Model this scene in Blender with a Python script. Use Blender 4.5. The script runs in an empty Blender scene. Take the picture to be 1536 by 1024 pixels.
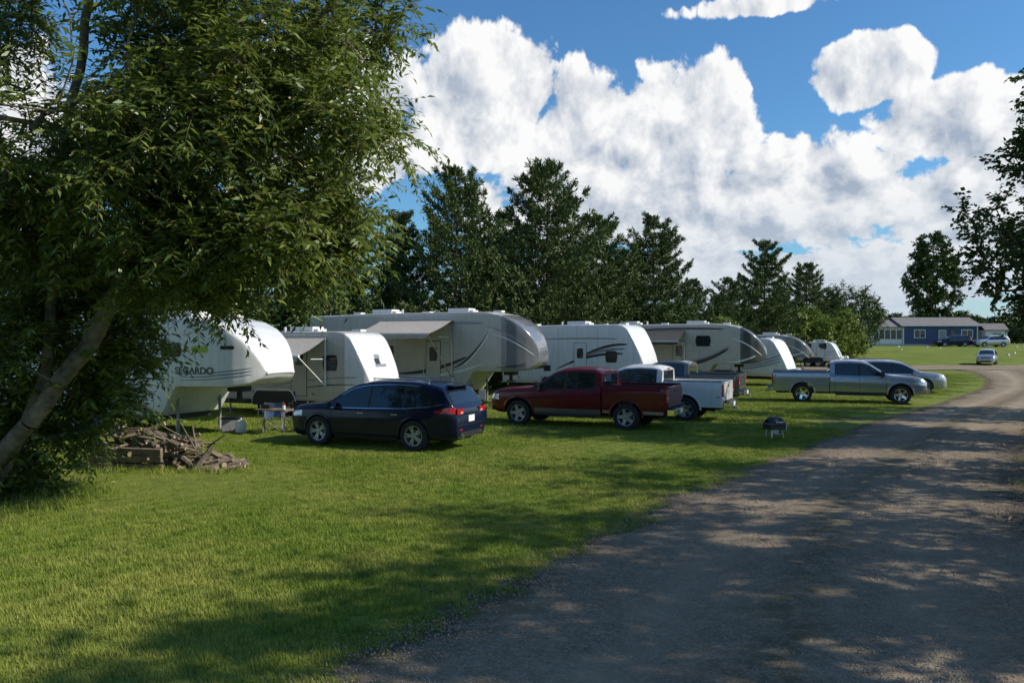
import bpy, math, random
import numpy as np
from mathutils import Vector, Matrix, Euler
import bmesh
rad=math.radians
sc=bpy.context.scene
sc.view_settings.view_transform='Standard'; sc.view_settings.look='None'; sc.view_settings.exposure=0
COL=sc.collection
# ------------------------------------------------------------------ helpers
def smooth01(t): t=np.clip(t,0,1); return t*t*(3-2*t)
def gh(x,y): return 1.85*smooth01((np.asarray(y,float)-62)/60.0)
def gz(x,y): return float(gh(x,y))

class NT:
    def __init__(s,nt): s.nt=nt
    def n(s,t,**kw):
        nd=s.nt.nodes.new(t)
        for k,v in kw.items(): setattr(nd,k,v)
        return nd
    def l(s,a,b): s.nt.links.new(a,b)
    def setin(s,sock,v):
        if isinstance(v,bpy.types.NodeSocket): s.l(v,sock)
        else: sock.default_value=v
    def m(s,op,a,b=0.0,c=0.0,clamp=False):
        nd=s.n('ShaderNodeMath',operation=op); nd.use_clamp=clamp
        s.setin(nd.inputs[0],a); s.setin(nd.inputs[1],b); s.setin(nd.inputs[2],c)
        return nd.outputs[0]
    def mr(s,v,a,b,c=0.0,d=1.0,smooth=False):
        nd=s.n('ShaderNodeMapRange'); 
        if smooth: nd.interpolation_type='SMOOTHSTEP'
        s.setin(nd.inputs[0],v)
        for i,q in enumerate((a,b,c,d)): s.setin(nd.inputs[i+1],q)
        return nd.outputs[0]
    def mix(s,f,a,b,blend='MIX'):
        nd=s.n('ShaderNodeMix',data_type='RGBA',blend_type=blend)
        s.setin(nd.inputs[0],f)
        for i,q in ((6,a),(7,b)):
            if isinstance(q,(tuple,list)) and len(q)==3: q=(*q,1)
            s.setin(nd.inputs[i],q)
        return nd.outputs[2]
    def noise(s,vec,scale,detail=4,rough=.5,dist=0.0,dims='3D'):
        nd=s.n('ShaderNodeTexNoise',noise_dimensions=dims)
        if vec is not None: s.l(vec,nd.inputs['Vector'])
        nd.inputs['Scale'].default_value=scale; nd.inputs['Detail'].default_value=detail
        nd.inputs['Roughness'].default_value=rough; nd.inputs['Distortion'].default_value=dist
        return nd.outputs['Fac']

def newmat(name):
    m=bpy.data.materials.new(name); m.use_nodes=True
    nt=NT(m.node_tree); b=m.node_tree.nodes['Principled BSDF']
    return m,nt,b

def basic(name,col,rough=.5,metal=0.0,var=.12,scale=6.0,bump=0.0,coat=0.0,bscale=None,spec=.5,dirt=0.0):
    m,nt,b=newmat(name)
    tc=nt.n('ShaderNodeTexCoord').outputs['Object']
    f=nt.noise(tc,scale,3,.6)
    lo=tuple(c*(1-var) for c in col); hi=tuple(min(1,c*(1+var)) for c in col)
    c=nt.mix(nt.mr(f,.3,.7),lo,hi)
    if dirt>0:
        mp=nt.n('ShaderNodeMapping'); mp.inputs['Scale'].default_value=(3,3,.35); nt.l(tc,mp.inputs[0])
        f2=nt.noise(mp.outputs[0],2.2,4,.65)
        c=nt.mix(nt.m('MULTIPLY',nt.mr(f2,.45,.75),dirt),c,tuple(q*.55 for q in col))
    nt.l(c,b.inputs['Base Color'])
    b.inputs['Roughness'].default_value=rough; b.inputs['Metallic'].default_value=metal
    b.inputs['Coat Weight'].default_value=coat; b.inputs['Coat Roughness'].default_value=.04
    b.inputs['Specular IOR Level'].default_value=spec
    if bump>0:
        f3=nt.noise(tc,bscale or scale*4,4,.6)
        bp=nt.n('ShaderNodeBump'); bp.inputs['Strength'].default_value=bump; bp.inputs['Distance'].default_value=.02
        nt.l(f3,bp.inputs['Height']); nt.l(bp.outputs[0],b.inputs['Normal'])
    return m

def leafmat(name,dark,light,transl=.3,rough=.5,spec=.35):
    m,nt,b=newmat(name)
    g=nt.n('ShaderNodeNewGeometry')
    r=g.outputs['Random Per Island']
    c=nt.mix(r,dark,light)
    c=nt.mix(nt.m('MULTIPLY',nt.m('GREATER_THAN',r,.965),.55),c,(light[0]*1.6,light[1]*1.0,light[2]*.8))
    nt.l(c,b.inputs['Base Color']); b.inputs['Roughness'].default_value=rough
    b.inputs['Specular IOR Level'].default_value=spec
    if transl>0:
        t=nt.n('ShaderNodeBsdfTranslucent'); nt.l(nt.mix(.5,c,(light[0]*1.3,light[1]*1.4,light[2])),t.inputs[0])
        mx=nt.n('ShaderNodeMixShader'); mx.inputs[0].default_value=transl
        nt.l(b.outputs[0],mx.inputs[1]); nt.l(t.outputs[0],mx.inputs[2])
        out=[n for n in m.node_tree.nodes if n.type=='OUTPUT_MATERIAL'][0]
        nt.l(mx.outputs[0],out.inputs[0])
    return m

def empty(name,loc=(0,0,0),rz=0.0,scale=1.0):
    o=bpy.data.objects.new(name,None); COL.objects.link(o); o.location=loc; o.rotation_euler=(0,0,rz)
    o.scale=(scale,)*3; o.empty_display_size=.3
    return o

def np_mesh(name,verts,groups,mats,smooth=False):
    me=bpy.data.meshes.new(name)
    verts=np.asarray(verts,np.float32)
    me.vertices.add(len(verts)); me.vertices.foreach_set('co',verts.ravel())
    groups=[(np.asarray(f,np.int32),mi) for f,mi in groups if len(f)]
    nl=sum(f.size for f,_ in groups); nf=sum(len(f) for f,_ in groups)
    me.loops.add(nl); me.polygons.add(nf)
    me.loops.foreach_set('vertex_index',np.concatenate([f.ravel() for f,_ in groups]))
    tot=np.concatenate([np.full(len(f),f.shape[1],np.int32) for f,_ in groups])
    st=np.concatenate([[0],np.cumsum(tot)[:-1]]).astype(np.int32)
    me.polygons.foreach_set('loop_start',st)
    me.polygons.foreach_set('material_index',np.concatenate([np.full(len(f),mi,np.int32) for f,mi in groups]))
    if smooth: me.polygons.foreach_set('use_smooth',np.ones(nf,bool))
    for m in mats: me.materials.append(m)
    me.update(calc_edges=True)
    return me

class Acc:
    def __init__(s): s.v=[];s.f=[];s.m=[];s.mats=[]
    def mi(s,mat):
        if mat not in s.mats: s.mats.append(mat)
        return s.mats.index(mat)
    def add(s,vs,fs,mat):
        o=len(s.v); s.v.extend([tuple(v) for v in vs]); k=s.mi(mat)
        for f in fs: s.f.append([i+o for i in f]); s.m.append(k)
    def box(s,mat,c,size,rot=None):
        hx,hy,hz=[q/2 for q in size]
        vs=[Vector((x,y,z)) for x in(-hx,hx) for y in(-hy,hy) for z in(-hz,hz)]
        if rot is not None:
            R=Euler(rot).to_matrix(); vs=[R@v for v in vs]
        vs=[v+Vector(c) for v in vs]
        s.add(vs,[(0,1,3,2),(4,6,7,5),(0,4,5,1),(2,3,7,6),(0,2,6,4),(1,5,7,3)],mat)
    def rod(s,mat,p0,p1,r0,r1=None,n=8,cap=True,capmat=None):
        r1=r0 if r1 is None else r1
        p0=Vector(p0);p1=Vector(p1);d=(p1-p0).normalized()
        a=Vector((0,0,1)) if abs(d.z)<.9 else Vector((1,0,0))
        u=d.cross(a).normalized(); w=d.cross(u)
        vs=[];
        for p,r in((p0,r0),(p1,r1)):
            for i in range(n):
                t=2*math.pi*i/n; vs.append(p+u*math.cos(t)*r+w*math.sin(t)*r)
        s.add(vs,[(i,(i+1)%n,n+(i+1)%n,n+i) for i in range(n)],mat)
        if cap:
            s.add(vs[:n],[tuple(range(n))[::-1]],capmat or mat); s.add(vs[n:],[tuple(range(n))],capmat or mat)
    def lathe(s,mat,prof,n=32,c=(0,0,0)):
        vs=[]; m=len(prof)
        for i in range(n):
            t=2*math.pi*i/n
            for r,y in prof: vs.append((c[0]+r*math.cos(t),c[1]+y,c[2]+r*math.sin(t)))
        fs=[]
        for i in range(n):
            j=(i+1)%n
            for k in range(m-1): fs.append((i*m+k,i*m+k+1,j*m+k+1,j*m+k))
        s.add(vs,fs,mat)
    def grid(s,mat,P,flip=False):
        P=np.asarray(P); n,m=P.shape[:2]; fs=[]
        for i in range(n-1):
            for j in range(m-1):
                q=(i*m+j,(i+1)*m+j,(i+1)*m+j+1,i*m+j+1); fs.append(q[::-1] if flip else q)
        s.add(P.reshape(-1,3).tolist(),fs,mat)
    def build(s,name,parent=None,bevel=0.0,angle=35,seg=2):
        me=bpy.data.meshes.new(name); me.from_pydata(s.v,[],s.f)
        for m in s.mats: me.materials.append(m)
        me.polygons.foreach_set('material_index',s.m); me.update()
        me.polygons.foreach_set('use_smooth',[True]*len(me.polygons)); me.set_sharp_from_angle(angle=rad(angle))
        o=bpy.data.objects.new(name,me); COL.objects.link(o)
        if parent is not None: o.parent=parent
        if bevel>0:
            b=o.modifiers.new('bev','BEVEL'); b.width=bevel; b.segments=seg; b.limit_method='ANGLE'; b.angle_limit=rad(40)
        return o

def curve(xs,ys,s=.04):
    xs=np.array(xs,float);ys=np.array(ys,float); o=np.argsort(xs);xs=xs[o];ys=ys[o]
    g=np.linspace(xs[0],xs[-1],900); v=np.interp(g,xs,ys); dx=g[1]-g[0]
    if s>0:
        k=max(1,int(3*s/dx)); ker=np.exp(-.5*(np.arange(-k,k+1)*dx/s)**2); ker/=ker.sum()
        vl=2*v[0]-v[1:k+1][::-1]; vr=2*v[-1]-v[-k-1:-1][::-1]
        v=np.convolve(np.concatenate([vl,v,vr]),ker,'valid')
    return lambda x: np.interp(x,g,v)

# ------------------------------------------------------------------ materials
RUB=basic('tire_rubber',(.022,.022,.023),.85,bump=.3)
BLK=basic('black_plastic',(.018,.018,.019),.5)
SEAM=basic('seam_dark',(.01,.01,.01),.8)
GLS=basic('tinted_glass',(.012,.016,.020),.03,spec=.9,var=.05)
GLS2=basic('rv_window_glass',(.02,.024,.028),.07,spec=.7,var=.2)
CHR=basic('chrome',(.75,.75,.76),.12,1.0,var=.03)
ALU=basic('aluminium',(.55,.55,.56),.35,1.0,var=.06)
RIM=basic('alloy_rim',(.36,.37,.39),.35,.6,var=.06)
STL=basic('painted_steel_grey',(.28,.28,.29),.5)
REDL=basic('red_lens',(.42,.012,.012),.12,coat=.6)
HEADL=basic('headlamp_lens',(.62,.64,.66),.08,coat=.8,metal=.3)
PLATE=basic('number_plate',(.75,.76,.78),.4)
WHT=basic('white_trim',(.72,.72,.70),.45,dirt=.3)
RVW=basic('white_fibreglass',(.71,.715,.715),.32,dirt=.36,var=.04,coat=.3)
RVT=basic('cream_fibreglass',(.45,.435,.39),.38,dirt=.38,var=.05,coat=.2)
RVG=basic('grey_fibreglass',(.36,.355,.345),.35,dirt=.25,var=.05,coat=.3)
CAPG=basic('graphite_cap',(.17,.175,.185),.22,coat=.7,var=.06)
CAPB=basic('dark_cap',(.06,.063,.07),.2,coat=.8,var=.06)
DECK=basic('decal_black',(.03,.03,.033),.35)
DECG=basic('decal_grey',(.24,.25,.27),.35)
DECB=basic('decal_blue',(.10,.17,.30),.35)
DECN=basic('decal_green',(.30,.42,.03),.4)
ROOF=basic('rv_roof_membrane',(.50,.50,.48),.7,dirt=.6)
FAB=basic('awning_fabric',(.42,.38,.33),.85,var=.1,dirt=.3)
FABD=basic('awning_fabric_dark',(.05,.048,.048),.85)
WOOD=basic('weathered_wood',(.20,.15,.105),.85,var=.35,scale=9,bump=.4)
BARK=basic('bark',(.10,.082,.062),.9,var=.45,scale=7,bump=.9,bscale=22)
BARKL=basic('bark_grey',(.17,.14,.095),.9,var=.55,scale=5,bump=.9,bscale=18)
BARKF=basic('firewood_bark',(.17,.135,.10),.9,var=.5,scale=8,bump=.8,bscale=18)
CUTW=basic('cut_wood',(.42,.31,.19),.8,var=.25,scale=12)
STONE=basic('pebble_stone',(.30,.255,.21),.9,var=.4,scale=30)
def paint(n,c,metal=0.0,rough=.28,coat=.8,spec=.4): return basic('paint_'+n,c,rough,metal,var=.03,coat=coat,dirt=.15,spec=spec)
P_NAVY=paint('dark_navy',(.006,.010,.030),.0,.22,.25,.25)
P_MAR=paint('maroon',(.125,.004,.011),.0,.3,.35,.3)
P_WHT=paint('white',(.74,.74,.73))
P_SIL=paint('silver_blue',(.33,.37,.42),.75,.3)
P_GRY=paint('grey',(.16,.155,.15),.5)
P_SLV=paint('light_silver',(.45,.46,.48),.6,.3)
P_TAN=paint('pewter',(.22,.19,.16),.4,.35)

# ------------------------------------------------------------------ vehicles
class Body:
    def __init__(s,zt,zb,zs,w,k=.30,x0=None,x1=None,crown=.045):
        s.zt=curve(*zip(*zt));s.zb=curve(*zip(*zb));s.zs=curve(*zip(*zs));s.w=curve(*zip(*w),.03)
        s.x0=x0;s.x1=x1;s.k=k;s.cr=crown
    def par(s,x):
        zt=float(s.zt(x));zb=min(float(s.zb(x)),zt-.03);h=zt-zb
        r=min(.11,h*.4);c=min(s.cr,h*.3)
        return float(s.zs(x)),zb,zt,float(s.w(x)),r,c
    def side(s,x,z):
        zs,zb,zt,w,r,c=s.par(x)
        if z<=zb:
            t=max(0,(z-zs)/(zb-zs)); return w*(1-.09*(1-t)**3-.04*(max(0,t-.7)/.3)**2+ .012*math.exp(-((t-.62)/.05)**2))
        return w*.96-.008-(z-zb)*s.k
    def roof(s,x):
        zs,zb,zt,w,r,c=s.par(x); return s.side(x,zt-c-r)-r*1.1
    def top(s,x,y):
        zs,zb,zt,w,r,c=s.par(x); return zt-c*(y/max(.1,s.roof(x)))**2
    def section(s,x):
        zs,zb,zt,w,r,c=s.par(x); P=[(0,zs),(w*.5,zs),(w*.86,zs)]
        for z in np.linspace(zs+.05,zb,11): P.append((s.side(x,z),z))
        z1=zt-c-r
        for z in np.linspace(zb+.008,max(zb+.01,z1),5): P.append((s.side(x,z),z))
        yb=s.side(x,z1)
        for a in (.25,.5,.75,1.0):
            t=a*math.pi/2; P.append((yb-r*1.1*(1-math.cos(t)),z1+r*math.sin(t)))
        yr=yb-r*1.1
        for q in (.8,.6,.4,.2,0): P.append((yr*q,zt-c*q*q))
        return P
    def mesh(s,name,parent,mat,arches=(),n=110):
        xs=np.linspace(s.x0,s.x1,n); S=[s.section(x) for x in xs]; M=len(S[0])
        ring=M*2-2; V=[];F=[]
        for x,P in zip(xs,S):
            V+=[(x,y,z) for y,z in P]; V+=[(x,-y,z) for y,z in P[-2:0:-1]]
        for i in range(n-1):
            for j in range(ring):
                k=(j+1)%ring; F.append((i*ring+j,i*ring+k,(i+1)*ring+k,(i+1)*ring+j))
        F.append(tuple(range(ring))[::-1]); F.append(tuple((n-1)*ring+j for j in range(ring)))
        me=bpy.data.meshes.new(name); me.from_pydata(V,[],F); me.materials.append(mat); me.materials.append(BLK); me.update()
        o=bpy.data.objects.new(name,me); COL.objects.link(o); o.parent=parent
        cut_arches(o,arches)
        return o

def cut_arches(o,arches,yin=.58):
    bm=bmesh.new(); bm.from_mesh(o.data); bmesh.ops.recalc_face_normals(bm,faces=bm.faces); bm.to_mesh(o.data); bm.free()
    if arches:
        a=Acc()
        for (ax,az,r) in arches:
            for sg in (-1,1): a.rod(BLK,(ax,sg*yin,az),(ax,sg*1.4,az),r,n=36)
        cm=bpy.data.meshes.new('cut'); cm.from_pydata(a.v,[],a.f)
        cm.materials.append(BLK); cm.materials.append(BLK)
        bm=bmesh.new(); bm.from_mesh(cm); bmesh.ops.remove_doubles(bm,verts=bm.verts,dist=1e-5); bmesh.ops.recalc_face_normals(bm,faces=bm.faces)
        for f in bm.faces: f.material_index=1
        bm.to_mesh(cm); bm.free()
        co=bpy.data.objects.new('cut',cm); COL.objects.link(co)
        par=o.parent; o.parent=None
        md=o.modifiers.new('b','BOOLEAN'); md.operation='DIFFERENCE'; md.solver='EXACT'; md.object=co
        bpy.context.view_layer.update()
        dg=bpy.context.evaluated_depsgraph_get()
        me=bpy.data.meshes.new_from_object(o.evaluated_get(dg)); o.modifiers.clear(); o.data=me
        o.parent=par
        bpy.data.objects.remove(co)
    me=o.data
    me.polygons.foreach_set('use_smooth',[True]*len(me.polygons)); me.set_sharp_from_angle(angle=rad(38))

def side_panel(a,B,mat,x0,x1,lo,hi,off=.004,rows=4,cols=18,sides=(1,-1)):
    f=lambda q:(q if callable(q) else (lambda x:q))
    lo=f(lo);hi=f(hi)
    for sg in sides:
        P=[]
        for x in np.linspace(x0,x1,cols):
            l=lo(x);h=max(hi(x),l+.0005)
            P.append([(x,sg*(B.side(x,z)+off),z) for z in np.linspace(l,h,rows)])
        a.grid(mat,P,flip=(sg<0))
def top_panel(a,B,mat,x0,x1,inset=.07,off=.005,n=12):
    P=[]
    for x in np.linspace(x0,x1,n):
        sl=(float(B.zt(x+.01))-float(B.zt(x-.01)))/.02; L=math.hypot(1,sl); nx,nz=-sl/L,1/L
        yr=B.roof(x)-inset+.03
        P.append([(x+nx*off,y,B.top(x,y)+nz*off) for y in np.linspace(-yr,yr,13)])
    a.grid(mat,P)
def arch_ring(a,B,mat,ax,az,r,w=.05,off=.012,a0=-20,a1=200,yfun=None):
    for sg in(1,-1):
        P=[]
        for t in np.linspace(rad(a0),rad(a1),26):
            row=[]
            for rr,of in ((r-.004,-.03),(r-.004,off),(r+w*.6,off),(r+w,.002)):
                x=ax+rr*math.cos(t);z=az+rr*math.sin(t)
                xx=min(max(x,B.x0),B.x1) if B else x
                y=(yfun(xx,z) if yfun else B.side(xx,z))+of
                row.append((x,sg*y,z))
            P.append(row)
        a.grid(mat,P,flip=(sg<0))

_wc={}
def wheel(parent,name,x,y,r,style='alloy',wid=.25):
    key=(r,style,wid)
    if key not in _wc:
        a=Acc(); h=wid/2
        a.lathe(RUB,[(r*.60,-h*.9),(r*.70,-h),(r*.92,-h),(r*.975,-h*.85),(r,-h*.6),(r,h*.6),(r*.975,h*.85),(r*.92,h),(r*.80,h*1.03),(r*.68,h),(r*.64,h*.9)],40)
        rim=CHR if style=='chrome' else (WHT if style=='white' else RIM)
        a.lathe(rim,[(r*.655,h*.88),(r*.64,h*.97),(r*.60,h*.93),(r*.57,h*.55),(r*.57,-h*.6)],40)
        a.lathe(BLK,[(r*.58,-.01),(.001,0)],24)
        a.lathe(rim,[(r*.17,h*.3),(r*.17,h*.72),(r*.13,h*.82),(.001,h*.84)],20)
        a.lathe(STL,[(r*.36,h*.05),(r*.36,h*.15),(.001,h*.16)],20)
        if style=='white':
            a.lathe(rim,[(r*.58,h*.35),(r*.3,h*.45),(r*.15,h*.6)],24)
        else:
            n=10 if style=='alloy' else 5
            for i in range(n):
                t=2*math.pi*(i//2)/5+ (0.17 if i%2 else -.17) if n==10 else 2*math.pi*i/5
                wd=.032 if n==10 else .075
                c,s_=math.cos(t),math.sin(t); px,pz=-s_,c
                V=[]
                for rr,ww,yo in((r*.12,wd*.8,h*.74),(r*.60,wd*.6,h*.86)):
                    for sg in(-1,1):
                        for dy in(0,-.035): V.append((c*rr+px*ww*sg,yo+dy,s_*rr+pz*ww*sg))
                a.add(V,[(0,2,6,4),(0,4,5,1),(2,3,7,6)],rim)
        o=a.build('wheel_src'); me=o.data; bpy.data.objects.remove(o); _wc[key]=me
    o=bpy.data.objects.new(name,_wc[key]); COL.objects.link(o); o.parent=parent
    o.location=(x,y,r); o.rotation_euler=(0,0,0 if y>0 else math.pi)
    return o

def suv(name,loc,ang,pm,glass=GLS,scale=1.0):
    e=empty(name,loc,ang,scale); WB=2.88
    B=Body(zt=[(3.97,.76),(3.93,.89),(3.82,1.0),(3.6,1.065),(3.2,1.11),(2.85,1.14),(2.70,1.165),(2.40,1.345),(2.05,1.55),(1.80,1.655),(1.45,1.72),(.9,1.755),(.2,1.75),(-.3,1.71),(-.62,1.65),(-.76,1.58),(-.96,1.28),(-1.04,1.12),(-1.12,1.0)],
      zb=[(3.97,.64),(3.92,.76),(3.8,.88),(3.5,.96),(2.9,1.0),(2.4,1.0),(1.5,1.01),(.3,1.04),(-.4,1.10),(-.8,1.17),(-.98,1.17),(-1.06,1.05),(-1.12,.93)],
      zs=[(3.97,.33),(3.7,.24),(3.2,.23),(0,.25),(-.7,.30),(-1.12,.38)],
      w=[(3.97,.58),(3.92,.71),(3.8,.83),(3.55,.91),(3.0,.955),(1.5,.965),(0,.97),(-.5,.96),(-.85,.92),(-1.03,.86),(-1.12,.78)],k=.34,x0=-1.12,x1=3.97)
    B.mesh('body_shell',e,pm,[(0,.38,.44),(WB,.38,.44)])
    a=Acc()
    hi=lambda x: float(B.zt(x))-.145
    lo=lambda x: float(B.zb(x))+.03
    def hir(x): return min(hi(x), 1.55-(max(0,-.10-x))**1.25*.72)
    side_panel(a,B,glass,1.36,2.40,lo,hi,.006,cols=26); side_panel(a,B,glass,.36,1.30,lo,hi,.006); side_panel(a,B,glass,-.70,.28,lo,hir,.006)
    side_panel(a,B,BLK,-.73,2.44,lambda x:lo(x)-.010,lambda x:hir(x)+.008 if x<0 else hi(x)+.010,.003,cols=44)
    side_panel(a,B,CHR,-.76,2.5,lambda x:lo(x)-.028,lambda x:lo(x)-.012,.007,rows=2,cols=40)
    side_panel(a,B,CHR,-.1,2.2,lambda x:hi(x)+.012,lambda x:hi(x)+.026,.005,rows=2,cols=40)
    top_panel(a,B,glass,1.90,2.66,.05); top_panel(a,B,glass,-1.01,-.79,.10)
    for x in (1.33,.32,2.46): side_panel(a,B,SEAM,x,x+.012,.36,lambda q:float(B.zb(q)),.002,cols=2,rows=10)
    side_panel(a,B,SEAM,.42,2.46,.36,.372,.002,rows=2)
    side_panel(a,B,BLK,.5,2.4,.25,.33,.006,rows=3)
    side_panel(a,B,HEADL,3.42,3.88,lambda x:.76-.02*(x-3.4),lambda x:.91-.12*(x-3.42),.006)
    side_panel(a,B,REDL,-1.085,-.58,lambda x:.95+.05*(x+1.07),lambda x:1.11-.24*max(0,x+.95),.007)
    a.box(REDL,(-1.125,.60,1.0),(.02,.32,.14)); a.box(REDL,(-1.125,-.60,1.0),(.02,.32,.14))
    a.box(HEADL,(-1.132,.54,.97),(.02,.12,.045)); a.box(HEADL,(-1.132,-.54,.97),(.02,.12,.045))
    a.box(CHR,(-1.13,0,.93),(.02,.78,.035)); a.box(PLATE,(-1.13,0,.80),(.012,.32,.16))
    a.box(SEAM,(-1.121,0,.66),(.006,1.38,.012)); a.box(BLK,(-1.12,0,.42),(.03,1.2,.13))
    for s_ in(-1,1):
        a.rod(CHR,(-1.02,s_*.5,.38),(-1.17,s_*.5,.38),.05,n=14)
        a.box(REDL,(-1.126,s_*.55,.55),(.012,.14,.03))
        a.box(pm,(2.38,s_*1.03,1.10),(.13,.19,.13)); a.box(pm,(2.38,s_*.93,1.05),(.06,.12,.05))
        for x in(1.45,.44): a.rod(CHR,(x,s_*(B.side(x,.9)+.03),.90),(x+.18,s_*(B.side(x,.9)+.03),.90),.013)
        a.rod(ALU,(1.4,s_*.60,1.765),(-.3,s_*.60,1.745),.014)
        for x in(1.35,.5,-.25): a.rod(ALU,(x,s_*.60,1.66),(x,s_*.60,1.76),.012)
    a.box(pm,(-.80,0,1.61),(.20,1.08,.028),(0,-.12,0))
    a.box(BLK,(3.965,0,.72),(.03,.9,.13)); a.box(BLK,(3.96,0,.42),(.03,1.0,.14)); a.box(CHR,(3.975,0,.78),(.02,.8,.02))
    a.build('windows_and_trim',e)
    f=Acc(); arch_ring(f,B,pm,WB,.38,.44,.05,.010,-5,185); arch_ring(f,B,pm,0,.38,.44,.05,.010,-5,185); f.build('wheel_arches',e)
    b=Acc(); b.box(BLK,(1.44,0,.38),(4.6,1.1,.28)); b.box(BLK,(1.44,0,.33),(1.9,1.7,.14)); b.build('underbody',e,.02)
    for x in(0,WB):
        for y in(.84,-.84): wheel(e,'wheel',x,y,.39,'alloy')
    return e

def pickup(name,loc,ang,pm,rim='alloy5',trim=CHR,wb=3.6,two=None):
    e=empty(name,loc,ang); WB=wb; d=WB-3.6
    X=lambda x:x+d
    B=Body(zt=[(X(4.62),.98),(X(4.55),1.08),(X(4.40),1.155),(X(3.9),1.21),(X(3.3),1.25),(X(3.12),1.28),(X(2.75),1.53),(X(2.38),1.78),(X(2.1),1.87),(X(1.6),1.90),(X(1.1),1.885),(X(.86),1.83),(X(.80),1.78)],
      zb=[(X(4.62),.92),(X(4.5),1.0),(X(4.3),1.10),(X(3.2),1.17),(X(2.3),1.19),(X(.8),1.22)],
      zs=[(X(4.62),.48),(X(4.3),.40),(X(3),.40),(X(.8),.42)],
      w=[(X(4.62),.84),(X(4.55),.90),(X(4.40),.96),(X(4.1),1.0),(X(3),1.0),(X(.8),1.0)],k=.24,x0=X(.80),x1=X(4.62))
    B.mesh('cab_shell',e,pm,[(WB,.43,.49)])
    a=Acc(); hi=lambda x: float(B.zt(x))-.15; lo=lambda x: float(B.zb(x))+.035
    side_panel(a,B,GLS,X(2.02),X(2.95),lo,hi,.006); side_panel(a,B,GLS,X(1.02),X(1.93),lo,hi,.006)
    side_panel(a,B,BLK,X(.99),X(3.0),lambda x:lo(x)-.015,lambda x:hi(x)+.015,.003,cols=40)
    top_panel(a,B,GLS,X(2.42),X(3.08),.05)
    for x in(X(1.98),X(.98),X(3.02)): side_panel(a,B,SEAM,x,x+.014,.48,lambda q:float(B.zb(q)),.002,cols=2,rows=10)
    side_panel(a,B,SEAM,X(1.0),X(3.0),.47,.485,.002,rows=2)
    if two: side_panel(a,B,two,X(.82),X(3.05),.43,.60,.005,rows=3)
    side_panel(a,B,HEADL,X(4.28),X(4.57),.83,lambda x:1.0-.05*(x-X(4.28)),.007)
    a.box(GLS,(X(.792),0,1.50),(.012,1.30,.34)); a.box(BLK,(X(.798),0,1.50),(.012,1.36,.40))
    a.box(REDL,(X(.79),0,1.76),(.03,.3,.04))
    for s_ in(-1,1):
        for x in(X(2.10),X(1.10)): a.box(trim,(x+.1,s_*(B.side(x,1.08)+.025),1.08),(.19,.03,.035))
        a.box(BLK,(X(2.88),s_*1.14,1.30),(.12,.20,.26)); a.box(BLK,(X(2.88),s_*1.0,1.24),(.05,.22,.05))
        a.box(GLS,(X(2.815),s_*1.14,1.30),(.01,.16,.20))
        a.rod(BLK,(X(1.0),s_*.99,.40),(X(3.0),s_*.99,.40),.045,n=10)
    a.box(trim,(X(4.625),0,.86),(.05,1.05,.32)); 
    for s_ in(-1,1):
        for q in(-1,1): a.box(BLK,(X(4.655),s_*.255,.86+q*.075),(.02,.44,.11))
    a.box(trim,(X(4.66),0,.56),(.16,1.72,.20)); a.box(BLK,(X(4.745),0,.55),(.02,.7,.09))
    a.build('windows_and_trim',e)
    x0,x1=-1.25,X(.76)
    def ys(z): 
        t=(z-.5)/.84; return 1.0-.05*(1-t)**3-.025*max(0,(t-.8)/.2)**2+.008*math.exp(-((t-.7)/.06)**2)
    for s_,nm in((1,'bed_side_l'),(-1,'bed_side_r')):
        V=[];F=[];xs=np.linspace(x0,x1,30); zz=np.linspace(.50,1.34,12)
        for x in xs:
            tp=-.05*max(0,(x0+.12-x)/.12)
            r=[(x,s_*(ys(z)+tp),z) for z in zz]+[(x,s_*(ys(1.34)-.02+tp),1.36),(x,s_*.89,1.36),(x,s_*.87,1.34),(x,s_*.87,.5)]
            V+=r
        m=len(r)
        for i in range(len(xs)-1):
            for j in range(m):
                k=(j+1)%m; F.append((i*m+j,i*m+k,(i+1)*m+k,(i+1)*m+j))
        F.append(tuple(range(m))[::-1]);F.append(tuple((len(xs)-1)*m+j for j in range(m)))
        me=bpy.data.meshes.new(nm); me.from_pydata(V,[],F); me.materials.append(pm); me.materials.append(BLK); me.update()
        o=bpy.data.objects.new(nm,me); COL.objects.link(o); o.parent=e
        cut_arches(o,[(0,.43,.49)])
    c=Acc()
    c.box(BLK,((x0+x1)/2,0,.84),(x1-x0-.06,1.73,.05))
    c.box(pm,(x1-.03,0,1.06),(.05,1.73,.52)); 
    c.box(pm,(x0+.01,0,1.03),(.07,1.66,.62)); c.box(SEAM,(x0+.0,0,.72),(.07,1.70,.012))
    c.box(BLK,(x0-.028,0,1.20),(.012,.22,.07)); c.box(pm,(x0-.03,0,1.325),(.02,1.6,.03))
    for s_ in(-1,1):
        c.box(REDL,(x0-.005,s_*.905,1.07),(.05,.13,.40)); c.box(HEADL,(x0-.012,s_*.905,1.0),(.05,.10,.09))
        c.box(BLK,(0,s_*.70,.96),(.95,.34,.22)); c.box(BLK,((x0+x1)/2,s_*.94,1.372),(x1-x0-.05,.09,.02))
        c.box(REDL,(x0+.14,s_*.988,.86),(.09,.012,.035))
        if two:
            c.box(two,(.63,s_*.958,.55),(.24,.02,.10)); c.box(two,(-.85,s_*.958,.55),(.62,.02,.10))
    c.box(trim,(x0-.12,0,.58),(.20,1.84,.17)); c.box(BLK,(x0-.12,0,.68),(.16,1.5,.025)); c.box(PLATE,(x0-.225,0,.60),(.012,.31,.15))
    c.build('bed_and_tailgate',e,.012)
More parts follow.
